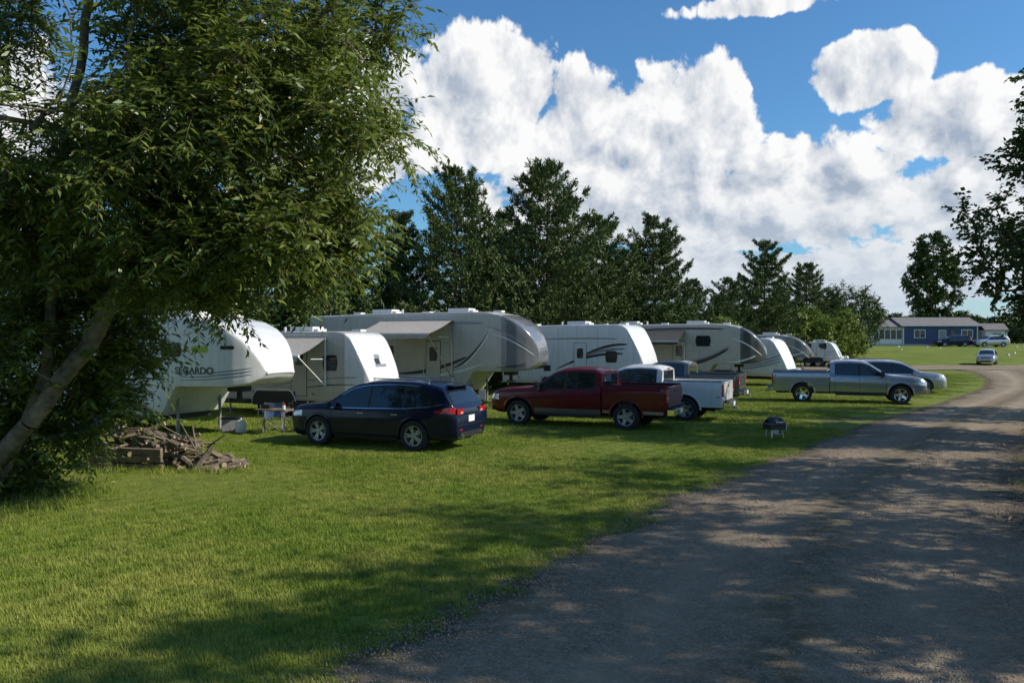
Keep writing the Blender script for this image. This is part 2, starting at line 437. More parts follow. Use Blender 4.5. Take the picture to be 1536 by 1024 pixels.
    b=Acc(); b.box(BLK,(1.5+d/2,0,.50),(5.2+d,.95,.22)); b.box(BLK,(WB,0,.55),(1.2,1.1,.4)); b.rod(BLK,(0,-.8,.42),(0,.8,.42),.07); b.rod(BLK,(0,0,.42),(0.01,0.25,.42),.16)
    b.rod(BLK,(-.9,.4,.42),(-.3,.4,.45),.09); b.box(STL,(x0-.25,0,.46),(.2,.07,.07)); b.box(BLK,(1.9+d,0,.62),(2.2,1.7,.3)); b.build('chassis',e,.01)
    f=Acc(); arch_ring(f,B,pm,WB,.43,.49,.06,.02,-3,183); arch_ring(f,None,pm,0,.43,.49,.06,.02,-3,183,yfun=lambda x,z:ys(max(.5,min(z,1.34)))); f.build('wheel_arches',e)
    for x in(0,WB):
        for y in(.87,-.87): wheel(e,'wheel',x,y,.41,rim,.27)
    return e

# ------------------------------------------------------------------ RVs
class RVB:
    def __init__(s,zt,zb,w,L,r=.10):
        s.zt=curve(*zip(*zt),.05);s.zb=curve(*zip(*zb),.03);s.w=curve(*zip(*w),.05);s.L=L;s.r=r
    def side(s,x,z):
        zt=float(s.zt(x));zb=float(s.zb(x));w=float(s.w(x));r=min(s.r,(zt-zb)*.45)
        y=w
        if z>zt-r: y=w-r+math.sqrt(max(0,r*r-(z-zt+r)**2))
        return y
    def mesh(s,name,parent,matf,roof):
        xs=np.unique(np.concatenate([np.linspace(-s.L,-3,50),np.linspace(-3,0,90)]))
        V=[];F=[];mi=[];mats=[]
        def gi(m):
            if m not in mats: mats.append(m)
            return mats.index(m)
        for x in xs:
            zt=float(s.zt(x));zb=float(s.zb(x));w=float(s.w(x));r=min(s.r,(zt-zb)*.45)
            P=[(0,zb),(w-.05,zb),(w-.01,zb+.02)]+[(w,z) for z in np.linspace(zb+.05,zt-r,8)]
            for a in(.25,.5,.75,1): P.append((w-r+r*math.cos(a*math.pi/2),zt-r+r*math.sin(a*math.pi/2)))
            P+=[((w-r)*.5,zt+.015),(0,zt+.02)]
            V+=[(x,y,z) for y,z in P]+[(x,-y,z) for y,z in P[-2:0:-1]]; M=len(P)
        ring=2*M-2
        for i in range(len(xs)-1):
            xc=(xs[i]+xs[i+1])/2
            for j in range(ring):
                k=(j+1)%ring; F.append((i*ring+j,i*ring+k,(i+1)*ring+k,(i+1)*ring+j))
                jj=j if j<M-1 else ring-1-j
                mm=matf(xc)
                if jj>=M-3 and xc<-1.8: mm=roof
                mi.append(gi(mm))
        F.append(tuple(range(ring))[::-1]);mi.append(gi(matf(-s.L)));F.append(tuple((len(xs)-1)*ring+j for j in range(ring)));mi.append(gi(matf(0)))
        me=bpy.data.meshes.new(name);me.from_pydata(V,[],F)
        for m in mats: me.materials.append(m)
        me.polygons.foreach_set('material_index',mi);me.update()
        bm=bmesh.new();bm.from_mesh(me);bmesh.ops.recalc_face_normals(bm,faces=bm.faces);bm.to_mesh(me);bm.free()
        me.polygons.foreach_set('use_smooth',[True]*len(me.polygons));me.set_sharp_from_angle(angle=rad(40))
        o=bpy.data.objects.new(name,me);COL.objects.link(o);o.parent=parent;return o

def rrect(cx,cz,w,h,p=7):
    def lo(x): u=min(1,abs((x-cx)/(w/2))); return cz-h/2*(1-u**p)**(1/p)
    def hi(x): u=min(1,abs((x-cx)/(w/2))); return cz+h/2*(1-u**p)**(1/p)
    return cx-w/2,cx+w/2,lo,hi
def rvwindow(a,B,cx,cz,w,h,sides=(1,-1)):
    x0,x1,lo,hi=rrect(cx,cz,w,h); side_panel(a,B,BLK,x0,x1,lo,hi,.012,sides=sides)
    x0,x1,lo,hi=rrect(cx,cz,w-.07,h-.07); side_panel(a,B,GLS2,x0,x1,lo,hi,.016,sides=sides)
    side_panel(a,B,BLK,cx-.01,cx+.01,cz-h/2+.03,cz+h/2-.03,.019,cols=2,rows=2,sides=sides)
def swoosh(a,B,mat,x0,x1,z0,z1,bow,th,off=.006,sides=(1,-1)):
    def mid(x): t=(x-x0)/(x1-x0); return z0+(z1-z0)*t+bow*4*t*(1-t)
    def tk(x): t=(x-x0)/(x1-x0); return th*(max(0,t)**.6)*max(0,1-t)**.35*1.3
    side_panel(a,B,mat,x0,x1,lambda x:mid(x)-tk(x)/2,lambda x:mid(x)+tk(x)/2,off,cols=30,sides=sides)

def awning(parent,B,xa,xb,H,fab,out=2.3,drop=.62,armmat=ALU):
    a=Acc(); y0=-1.24; P=[];Q=[]
    for x in np.linspace(xa,xb,16):
        row=[];q=[]
        for t in np.linspace(0,1,9):
            z=H-drop*t-.05*math.sin(math.pi*t)-.012*math.sin((x-xa)/(xb-xa)*math.pi*3)*t; row.append((x,y0-out*t,z)); q.append((x,y0-out*t,z-.006))
        P.append(row);Q.append(q)
    a.grid(fab,P);a.grid(fab,Q,flip=True)
    a.rod(armmat,(xa-.06,y0-out,H-drop),(xb+.06,y0-out,H-drop),.05,n=12)
    a.grid(fab,[[(x,y0-out-.02,H-drop-.02),(x,y0-out-.02,H-drop-.17-.02*math.sin(x*9))] for x in np.linspace(xa,xb,40)])
    for x in(xa,xb):
        a.box(armmat,(x,y0-.03,(H+1.1)/2),(.05,.04,H-1.1))
        a.rod(armmat,(x,y0-.05,1.15),(x,y0-out,H-drop),.022); a.rod(armmat,(x,y0-.05,H-.75),(x,y0-out*.55,H-drop*.5-.42),.015)
    a.build('awning',parent)

def rv_common(e,B,a,L,H,axle,acs=(.35,.7),wheelmat='white',floor=.55,front=-.6):
    for f in acs:
        x=-L*f; a.box(WHT,(x,0,H+.10),(1.0,.70,.18)); a.box(WHT,(x+.55,0,H+.06),(.25,.55,.10))
    for f in(.2,.52,.85): a.box(WHT,(-L*f,.35,H+.05),(.38,.38,.08))
    a.rod(WHT,(-L*.6,-.4,H),(-L*.6,-.4,H+.18),.05)
    for dx in(-.45,.45):
        for y in(-1.06,1.06): wheel(e,'wheel',axle+dx,y,.36,wheelmat,.22)
    for sg in(-1,1):
        a.box(BLK,(axle,sg*.98,floor+.10),(1.85,.52,.5)); 
        P=[]
        for t in np.linspace(0,math.pi,20):
            x=axle-.98*math.cos(t); z=.42+.52*min(1,math.sin(t)*1.5); P.append([(x,sg*1.21,z),(x,sg*1.27,z),(x,sg*1.27,z+.06),(x,sg*1.225,z+.065)])
        a.grid(WHT,P)
    xa,xb=-L+.2,front; a.box(BLK,((xa+xb)/2,0,floor-.06),(xb-xa,1.9,.18))
    for y in(.5,.9): a.rod(ALU,(-L-.08,y,.9),(-L-.08,y,H+.05),.014)
    for z in np.arange(1.0,H,.3): a.rod(ALU,(-L-.08,.5,z),(-L-.08,.9,z),.012)
    a.box(STL,(-L-.1,0,.6),(.1,2.2,.1))
    for sg in(-1,1): a.rod(STL,(-L+.6,sg*.9,0),(-L+.6,sg*.9,.6),.035); a.box(STL,(-L+.6,sg*.9,.015),(.25,.25,.03))
    side_panel(a,B,ALU,-L+.02,front-.05,floor+.16,floor+.185,.009,rows=2)
    side_panel(a,B,WHT,-L+.05,-1.6,H-.13,H-.105,.012,rows=2,cols=40)
    for f in(.30,.58,.80): side_panel(a,B,DECG,-L*f,-L*f+.012,floor+.25,H-.18,.004,cols=2,rows=3)
    for f in(.34,.88): side_panel(a,B,REDL,-L*f,-L*f+.10,floor+.28,floor+.32,.008,cols=2,rows=2)
    x0,x1,lo,hi=rrect(-L*.66,1.35,.42,.30,12); side_panel(a,B,BLK,x0,x1,lo,hi,.008,sides=(-1,))
    x0,x1,lo,hi=rrect(-L*.9,1.2,.32,.32,12); side_panel(a,B,WHT,x0,x1,lo,hi,.010,sides=(-1,))

def fifth_wheel(name,loc,ang,L=10,H=3.7,body=RVW,cap=RVW,capx=-1.9,scheme=0,aw=None,lower=None,letter=None):
    e=empty(name,loc,ang); gb=1.42
    B=RVB(zt=[(-L,H-.12),(-L*.7,H-.02),(-2.8,H),(-2.1,H-.02),(-1.5,H-.13),(-1.0,H-.34),(-.6,H-.62),(-.3,H-.95),(-.1,H-1.30),(0,H-1.62)],
          zb=[(-L,.62),(-3.35,.55),(-3.3,.55),(-2.75,gb-.02),(-2.6,gb),(-.9,gb+.02),(-.4,gb+.10),(-.12,gb+.26),(0,gb+.42)],
          w=[(-L,1.22),(-1.7,1.22),(-1.2,1.19),(-.8,1.10),(-.45,.95),(-.2,.78),(0,.60)],L=L)
    B.mesh('body_shell',e,lambda x:cap if x>capx else body,ROOF)
    a=Acc(); near=(-1,);both=(1,-1)
    rv_common(e,B,a,L,H,-L*.63,front=-3.45)
    for y in(-.85,.85): a.rod(STL,(-3.0,y,.02),(-3.0,y,1.2),.045); a.box(STL,(-3.0,y,.02),(.24,.24,.04)); a.rod(ALU,(-3.0,y,.02),(-3.0,y,.6),.03)
    a.box(BLK,(-1.5,0,gb-.07),(.5,.45,.2)); a.rod(BLK,(-1.5,0,gb-.1),(-1.5,0,gb-.45),.08); a.box(BLK,(-1.5,0,gb-.42),(.3,.3,.05))
    for x in(-3.9,-4.9): 
        x0,x1,lo,hi=rrect(x,.95,.75,.42,12); side_panel(a,B,SEAM,x0,x1,lo,hi,.005); x0,x1,lo,hi=rrect(x,.95,.73,.40,12); side_panel(a,B,body,x0,x1,lo,hi,.008)
    if lower is not None:
        side_panel(a,B,lower,-L+.03,-3.35,.64,1.12,.0115,cols=10); 
    dx=-L*.42-(1.2 if scheme==0 else 0)
    side_panel(a,B,SEAM,dx-.36,dx+.36,.78,2.72,.006,cols=4,sides=near); side_panel(a,B,body,dx-.335,dx+.335,.81,2.69,.014,cols=4,sides=near)
    x0,x1,lo,hi=rrect(dx,2.15,.40,.6); side_panel(a,B,GLS2,x0,x1,lo,hi,.018,sides=near); a.rod(ALU,(dx-.45,-1.27,1.0),(dx-.45,-1.27,1.9),.014)
    for k in range(3): a.box(STL,(dx,-1.32-.24*k,.60-.19*k),(.62,.26,.03)); 
    for y in(-.3,.3): a.rod(STL,(dx+y,-1.25,.60),(dx+y,-1.95,.08),.015)
    rvwindow(a,B,-L*.75,2.15,1.0,.55,both); rvwindow(a,B,-L*.62,2.25,.5,.5,both)
    if scheme==0:
        rvwindow(a,B,-2.9,H-.95,.78,.40)
        x0,x1,lo,hi=rrect(-1.85,H-.93,.60,.19,5); side_panel(a,B,DECN,x0,x1,lo,hi,.007)
        rvwindow(a,B,-.95,H-.88,.42,.10)
        for k in range(3):
            swoosh(a,B,(DECG,DECB,DECG)[k],-2.6,-.30,1.62+.08*k,1.80+.09*k,-.05,.05)
            swoosh(a,B,(DECG,DECB,DECK)[k],-6.2,-3.0,1.55-.12*k,1.95-.17*k,.14,.07)
        swoosh(a,B,DECG,-8.5,-4.6,1.9,2.7,.15,.12)
    elif scheme==1:
        swoosh(a,B,DECG,-7.5,-2.2,3.35,3.45,.08,.20); swoosh(a,B,DECK,-3.7,-2.0,1.55,3.1,-.25,.20); swoosh(a,B,RVW,-3.35,-1.85,1.6,3.3,-.22,.14,.008)
        swoosh(a,B,DECK,-6.6,-3.0,1.30,2.05,-.22,.22); swoosh(a,B,RVW,-6.0,-2.3,1.20,1.75,-.2,.12,.008); swoosh(a,B,DECG,-2.2,-.25,H-.62,H-1.6,.18,.10,.008); swoosh(a,B,RVW,-1.9,-.12,H-.95,H-1.85,.16,.08,.009)
        swoosh(a,B,CAPB,-1.7,-.45,1.62,1.75,-.04,.12,.008)
    elif scheme==2:
        rvwindow(a,B,-3.3,H-.95,.85,.6)
        swoosh(a,B,DECK,-5.5,-1.9,1.3,2.3,-.32,.30); swoosh(a,B,DECG,-4.6,-1.8,1.55,2.5,-.25,.13,.008); swoosh(a,B,DECK,-8.0,-2.1,3.25,3.35,.08,.14)
        swoosh(a,B,RVW,-1.8,-.2,H-.8,H-1.75,.16,.12,.008); swoosh(a,B,RVW,-2.0,-.5,1.55,1.9,-.1,.12,.009)
    a.build('windows_and_fittings',e)
    if aw: awning(e,B,aw[0],aw[1],H-.35,aw[2])
    if letter:
        cu=bpy.data.curves.new('lettering','FONT'); cu.body=letter; cu.size=.36; cu.extrude=.002; cu.offset=.006; cu.materials.append(DECK)
        t=bpy.data.objects.new('lettering',cu); COL.objects.link(t); t.parent=e; t.location=(-2.75,-1.228,H-1.62); t.rotation_euler=(math.pi/2,0,0); t.scale=(.85,.75,1)
    return e

def travel_trailer(name,loc,ang,L=7,H=3.05,body=RVW,scheme=0,aw=None,cap=None):
    e=empty(name,loc,ang); cap=cap or body
    B=RVB(zt=[(-L,H-.05),(-L/2,H),(-1.3,H),(-1.0,H-.04),(-.75,H-.20),(-.5,H-.62),(-.25,H-1.15),(-.08,H-1.55),(0,H-1.85)],
          zb=[(-L,.58),(-.75,.58),(-.5,.62),(-.2,.82),(0,1.02)],w=[(-L,1.2),(-.9,1.2),(-.5,1.17),(-.2,1.10),(0,1.0)],L=L,r=.07)
    B.mesh('body_shell',e,lambda x:cap if x>-.95 else body,ROOF)
    a=Acc(); rv_common(e,B,a,L,H,-L*.58,acs=(.5,))
    for s_ in(-1,1): a.rod(BLK,(-.3,s_*.7,.52),(1.05,0,.50),.045)
    a.box(STL,(1.1,0,.52),(.3,.1,.1)); a.rod(STL,(1.0,0,.05),(1.0,0,.8),.035)
    for s_ in(-1,1):
        a.rod(WHT,(.35,s_*.19,.56),(.35,s_*.19,.98),.155,n=18); a.rod(WHT,(.35,s_*.19,.98),(.35,s_*.19,1.05),.155,.07,n=18)
    rvwindow(a,B,-1.55,1.95,.62,.55) ; rvwindow(a,B,-L*.72,1.95,.9,.5)
    dx=-L*.42
    side_panel(a,B,SEAM,dx-.34,dx+.34,.75,2.62,.006,cols=4,sides=(-1,)); side_panel(a,B,body,dx-.32,dx+.32,.77,2.60,.014,cols=4,sides=(-1,)); x0,x1,lo,hi=rrect(dx,2.1,.35,.5); side_panel(a,B,GLS2,x0,x1,lo,hi,.018,sides=(-1,))
    for k in range(2): a.box(STL,(dx,-1.30-.24*k,.50-.2*k),(.6,.25,.03))
    if scheme==0:
        swoosh(a,B,DECG,-4.5,-.4,1.0,1.45,.1,.07); swoosh(a,B,DECK,-3.5,-.5,.9,1.2,.08,.05)
    elif scheme==1:
        for k in range(3): swoosh(a,B,(DECK,DECG,DECK)[k],-4.6+k*.5,-.9+.1*k,1.25+.2*k,2.1+.22*k,.25,.18)
        swoosh(a,B,DECG,-6,-1.2,2.75,2.8,.05,.09)
    else:
        for k in range(3): swoosh(a,B,DECB,-3.5+k*.3,-.3,1.0+.16*k,1.5+.2*k,-.14,.10)
    if scheme==0:
        for (xa,xb,ya,yb,mt) in((-.40,-.33,-.22,.10,DECG),(-.33,-.24,-.30,.02,DECK),(-.24,-.20,-.35,.35,DECG)):
            P=[]
            for x in np.linspace(xa,xb,4):
                sl=(float(B.zt(x+.01))-float(B.zt(x-.01)))/.02;Ln=math.hypot(1,sl)
                P.append([(x-sl/Ln*.012,y,float(B.zt(x))+.012/Ln+.018) for y in np.linspace(ya,yb,4)])
            a.grid(mt,P)
    a.build('windows_and_fittings',e)
    if aw: awning(e,B,aw[0],aw[1],H-.22,aw[2],out=aw[3] if len(aw)>3 else 2.3,armmat=WHT)
    return e

HDG=rad(-22)
fifth_wheel('fifth_wheel_camper',(-6.6,22.9,0),HDG,L=10,H=3.42,body=RVW,cap=RVW,scheme=0,letter='SEGARDO')
travel_trailer('travel_trailer',(-4.5,28.6,0),HDG,L=6.8,H=3.05,body=RVT,cap=RVW,scheme=0,aw=(-4.6,-1.7,FAB,1.6))
fifth_wheel('fifth_wheel_camper',(1.35,33.9,0),HDG,L=11,H=3.95,body=RVT,cap=CAPG,capx=-1.45,scheme=1,aw=(-7.2,-3.7,FAB))
travel_trailer('travel_trailer',(6.7,38.6,0),rad(-30),L=7.6,H=3.5,body=RVW,scheme=1)
fifth_wheel('fifth_wheel_camper',(14.1,44.2,0),HDG,L=11,H=3.65,body=RVT,cap=CAPB,capx=-1.3,scheme=2,aw=(-7.2,-4.3,FABD),lower=DECG)
travel_trailer('travel_trailer',(16.8,48.0,0),rad(-34),L=7,H=2.85,body=RVW,scheme=2)
fifth_wheel('fifth_wheel_camper',(22.8,60.5,0),rad(-25),L=9,H=3.15,body=RVG,cap=CAPG,scheme=2)
travel_trailer('travel_trailer',(31.0,75.0,gz(31,75)),rad(-30),L=4.2,H=2.35,body=RVW,scheme=0)

suv('parked_suv',(-2.05,20.58,0),rad(156),P_NAVY)
pickup('pickup_truck',(3.87,25.2,0),rad(155),P_MAR,'alloy5',two=P_TAN)
pickup('pickup_truck',(6.25,27.9,0),rad(155),P_WHT,'alloy5')
pickup('pickup_truck',(8.5,34.0,0),rad(155),P_GRY,'alloy5')
pickup('pickup_truck',(13.1,36.2,0),rad(-18),P_SIL,'chrome',wb=3.95)
suv('parked_suv',(18.9,43.0,0),rad(-20),P_SLV,scale=.98)
suv('parked_suv',(19.6,46.6,0),rad(-18),P_GRY,scale=.95)
suv('parked_suv',(47.3,79.5,gz(59,79.5)),rad(236),P_SLV,scale=.85)
suv('parked_suv',(65.0,115.5,gz(0,115.5)),rad(175),P_NAVY,scale=.95)
suv('parked_suv',(69.8,114.5,gz(0,114.5)),rad(182),P_SLV,scale=.95)

# ------------------------------------------------------------------ trees
def tubes(N,Par,R,n=6):
    idx=np.where(Par>=0)[0]; p=Par[idx]
    A=N[p];Bp=N[idx]; d=Bp-A; L=np.linalg.norm(d,axis=1,keepdims=True); d=d/np.maximum(L,1e-6)
    up=np.where(np.abs(d[:,2:3])<.9,np.array([[0,0,1.]]),np.array([[1.,0,0]]))
    u=np.cross(d,up);u/=np.linalg.norm(u,axis=1,keepdims=True);w=np.cross(d,u)
    ra=np.minimum(R[p],R[idx]*1.35+.002);rb=R[idx]
    t=np.linspace(0,2*math.pi,n,endpoint=False); c=np.cos(t)[None,:,None];s=np.sin(t)[None,:,None]
    r1=A[:,None]+(u[:,None]*c+w[:,None]*s)*ra[:,None,None]; r2=Bp[:,None]+(u[:,None]*c+w[:,None]*s)*rb[:,None,None]
    V=np.concatenate([r1,r2],1).reshape(-1,3); m=len(idx); base=(np.arange(m)*2*n)[:,None]; i=np.arange(n);j=(i+1)%n
    F=np.stack([base+i,base+j,base+n+j,base+n+i],-1).reshape(-1,4)
    return V,F
def unit(a): return a/np.maximum(np.linalg.norm(a,axis=-1,keepdims=True),1e-6)

def grow(rng,stems,tips,step=.45,r0=.0085,pw=.47,pathk=.12):
    cap=len(tips)*16+400; N=np.zeros((cap,3));P=-np.ones(cap,int);PL=np.zeros(cap);D=np.zeros((cap,3));n=0
    for st in stems:
        st=np.array(st,float); prev=-1
        for k in range(len(st)-1):
            seg=st[k+1]-st[k]; m=max(1,int(np.linalg.norm(seg)/.35))
            for q in range(m+ (1 if k==len(st)-2 else 0)):
                pt=st[k]+seg*q/m + (rng.normal(0,.025,3) if (k or q) else 0)
                N[n]=pt;P[n]=prev;PL[n]=0 if prev<0 else PL[prev]+np.linalg.norm(pt-N[prev]); D[n]=unit(seg); prev=n;n+=1
    d0=np.min(np.linalg.norm(tips[:,None]-N[None,:n],axis=2),axis=1); tips=tips[np.argsort(d0)]
    tipn=[]
    for t in tips:
        v=t-N[:n]; d=np.linalg.norm(v,axis=1)
        back=np.sum(v*D[:n],axis=1)/np.maximum(d,1e-3)
        cost=d*(1+.35*(back<0)*(-back))+pathk*PL[:n]+.5*(N[:n,2]<.6)*(1)+np.maximum(0,N[:n,2]-t[2])*.25
        b=int(np.argmin(cost)); a=N[b].copy(); L=d[b]; m=max(1,min(14,int(L/step)))
        dirp=D[b]; prev=b
        for q in range(1,m+1):
            s=q/m; h=a+dirp*L*.35
            pt=(1-s)**2*a+2*s*(1-s)*(h+np.array([0,0,L*.10]))+s*s*t
            if q<m: pt=pt+rng.normal(0,.04*min(L,1.5),3)
            N[n]=pt;P[n]=prev;PL[n]=PL[prev]+np.linalg.norm(pt-N[prev]);D[n]=unit(pt-N[prev]);prev=n;n+=1
        tipn.append(prev)
    N=N[:n];P=P[:n];D=D[:n]
    cnt=np.zeros(n); 
    for i in tipn: cnt[i]+=1
    for i in range(n-1,-1,-1):
        if P[i]>=0: cnt[P[i]]+=max(cnt[i],.5)
    R=r0*np.maximum(cnt,.6)**pw
    return N,P,R,np.array(tipn),D

def leaves(rng,O,Dr,Ln,n,ll,lw,sag=.25,spread=.9,twig=.004,start=.1):
    m=len(O); t=np.linspace(start,1,n)[None,:,None]
    pos=O[:,None]+Dr[:,None]*Ln[:,None,None]*t; pos[...,2]-=sag*(Ln[:,None]*t[...,0]**2)
    td=Dr[:,None]*np.ones((1,n,1)); td=td.copy(); td[...,2]-=2*sag*t[...,0]; td=unit(td)
    up=np.array([0,0,1.]); sd=unit(np.cross(td,up)+1e-4)
    alt=np.where(np.arange(n)%2==0,1,-1)[None,:,None]
    ld=unit(td*.6+sd*alt*spread+rng.normal(0,.32,(m,n,3))+np.array([0,0,-.22]))
    nr=unit(np.array([.25,0,.8])+rng.normal(0,.45,(m,n,3))); sw=unit(np.cross(ld,nr))
    s=rng.uniform(.65,1.15,(m,n,1)); L=ll*s;W=lw*s
    nn=np.cross(sw,ld)
    v0=pos;v1=pos+ld*L*.42+sw*W*.5+nn*W*.12;v2=pos+ld*L-nn*L*.10;v3=pos+ld*L*.42-sw*W*.5+nn*W*.12
    V=np.stack([v0,v1,v2,v3],2).reshape(-1,3); F=np.arange(len(V)).reshape(-1,4)
    if twig:
        k=4; tt=np.linspace(0,1,k)[None,:,None]; q=O[:,None]+Dr[:,None]*Ln[:,None,None]*tt; q[...,2]-=sag*(Ln[:,None]*tt[...,0]**2)
        sdn=unit(np.cross(Dr,up)+1e-4)[:,None]*twig*(1.2-tt)
        upn=np.array([0,0,1.])*twig*(1.2-tt)
        a=np.stack([q-sdn,q+sdn,q+upn*1.4],2)
        Tv=a.reshape(-1,3); base=(np.arange(m)*k*3)[:,None,None]+(np.arange(k-1)*3)[None,:,None]
        TF=np.concatenate([base+np.array([0,1,4,3])[None,None],base+np.array([1,2,5,4])[None,None],base+np.array([2,0,3,5])[None,None]],1).reshape(-1,4)
        return V,F,Tv,TF
    return V,F,None,None

def ell_tips(rng,ells,shell=.45):
    out=[]
    for (c,r,n) in ells:
        d=unit(rng.normal(size=(n,3))); s=(shell+(1-shell)*rng.random((n,1))**.7)
        out.append(np.array(c)+d*s*np.array(r))
    return np.concatenate(out)

def broadleaf(name,seed,stems,ells,bark,lm,ll=.1,lw=.06,tw=5,tn=12,tl=.7,r0=.0085,shell=.45,sag=.25,zmin=.2,pw=.47,clump=0,step=.45,sides=6,twig=.004,csq=.62):
    rng=np.random.default_rng(seed); tips=ell_tips(rng,ells,shell)
    if clump:
        cc=tips[rng.choice(len(tips),clump,replace=False)]; near=cc[np.argmin(np.linalg.norm(tips[:,None]-cc[None],axis=2),axis=1)]
        tips=near+(tips-near)*csq
    tips=tips[tips[:,2]>zmin]
    N,P,R,tn_,D=grow(rng,stems,tips,r0=r0,pw=pw,step=step)
    V1,F1=tubes(N,P,R,sides)
    O=np.repeat(N[tn_],tw,0); Dd=np.repeat(D[tn_],tw,0)
    dr=unit(Dd*.8+rng.normal(0,.62,O.shape)+np.array([0,0,.10])); Ln=tl*rng.uniform(.55,1.2,len(O))
    par=P[tn_]; O2=np.repeat(N[par],2,0); dr2=unit(np.repeat(D[par],2,0)*.4+rng.normal(0,.7,O2.shape)); L2=tl*rng.uniform(.4,.9,len(O2))
    O=np.concatenate([O,O2]);dr=np.concatenate([dr,dr2]);Ln=np.concatenate([Ln,L2])
    V2,F2,V3,F3=leaves(rng,O,dr,Ln,tn,ll,lw,sag=sag,twig=twig)
    V=[V1,V2];G=[(F1,0),(F2+len(V1),1)]
    if V3 is not None: V.append(V3);G.append((F3+len(V1)+len(V2),0))
    return np_mesh(name,np.concatenate(V),G,[bark,lm],smooth=False)

def obj(name,me,loc=(0,0,0),rz=0,scale=(1,1,1)):
    o=bpy.data.objects.new(name,me);COL.objects.link(o);o.location=loc;o.rotation_euler=(0,0,rz);o.scale=scale if hasattr(scale,'__len__') else (scale,)*3
    return o

L_WIL=leafmat('leaves_foreground',(.050,.092,.016),(.225,.280,.055),.28,.38,.5)
L_COT=leafmat('leaves_cottonwood',(.035,.068,.016),(.105,.155,.040),.2,.42,.4)
L_BSH=leafmat('leaves_shrub',(.09,.145,.026),(.22,.28,.055),.15)
L_DEC=leafmat('leaves_dark',(.035,.068,.018),(.115,.165,.045),0)
L_PIN=leafmat('pine_needles',(.036,.066,.020),(.135,.178,.050),0,.6,.2)

stems=[[(-9.3,13.2,-.1),(-8.4,13.1,.8),(-7.6,13,1.7),(-6.7,13,2.9),(-5.9,12.8,4.4),(-4.9,12.8,6),(-3.9,12.7,7.6)],
[(-9.0,13.5,-.1),(-8.2,13.4,1.2),(-7.8,13.4,2.3),(-7.6,13.3,4.5),(-7.3,13.2,6.5),(-6.8,13.1,9)],
[(-9.7,13.6,-.1),(-10.2,13.8,2),(-10.5,13.6,4.5),(-10.8,13.4,7.5)],
[(-9.2,13,-.1),(-8.7,12.2,1.8),(-8.0,11.4,4),(-7.2,10.8,6.2)],
[(-9.3,13.8,-.1),(-8.6,14.8,2.5),(-7.2,15.6,5),(-6.2,16,7)]]
ells=[((-7.6,13,7.4),(5.9,4.0,4.2),800),((-4.3,12.8,5.5),(2.95,2.6,2.2),500),((-4.0,12.8,8.6),(2.8,2.8,2.6),240),((-9.6,13.9,3.7),(3.5,2.4,2.5),320),
 ((-9.3,14.0,1.0),(2.0,1.2,1.15),150),((-8.2,11.8,4.3),(1.9,1.2,1.3),80),((-4.6,12.6,4.0),(1.9,1.5,1.0),90),((-7.5,14.4,2.7),(1.35,.9,1.6),120)]
me=broadleaf('leafy_tree',3,stems,ells,BARKL,L_WIL,ll=.165,lw=.052,tw=5,tn=12,tl=.74,r0=.0064,shell=.35,sag=.22,zmin=.15,clump=190,sides=7,pw=.455,csq=.60)
obj('leafy_tree',me)

def cottonwood(seed,H=12,R=3.8,n=520,lm=L_COT,ll=.13,lw=.10,tn=9,clump=48,z0=.30):
    st=[[(0,0,-.1),(.1,.05,H*.2),(-.1,.1,H*.45),(.1,0,H*.7),(0,0,H*.93)],[(0,0,H*.14),(R*.3,.2,H*.35),(R*.45,.3,H*.6)],[(0,0,H*.18),(-R*.3,-.2,H*.35),(-R*.45,-.3,H*.58)]]
    E=[((0,0,H*.5),(R,R,H*.27),int(n*.45)),((.2,0,H*.74),(R*.75,R*.75,H*.24),int(n*.3)),((0,0,H*(z0+.05)),(R*.9,R*.9,H*.13),int(n*.25))]
    return broadleaf('cottonwood_tree',seed,st,E,BARK,lm,ll=ll,lw=lw,tw=4,tn=tn,tl=.75,r0=.010,shell=.4,sag=.12,clump=clump)
cw1=cottonwood(11,n=400,ll=.18,lw=.13,tn=7,clump=40);cw2=cottonwood(12,H=11,R=3.6,n=330,ll=.18,lw=.13,tn=7,clump=36)
cw3=cottonwood(17,H=12.5,R=4.0,n=800,ll=.17,lw=.13,tn=10,clump=60)
obj('cottonwood_tree',cw3,(17.0,22.5,0),.3)
for (x,y,r,s,m) in ((14.5,4.6,1.0,1.32,cw2),(15.0,9.0,2.2,1.12,cw2),(15.6,14.6,4.0,.98,cw2),(10.5,-2.5,.5,1.0,cw1),(24.5,28.5,5.0,1.0,cw1)):
    obj('cottonwood_tree',m,(x,y,0),r,s)

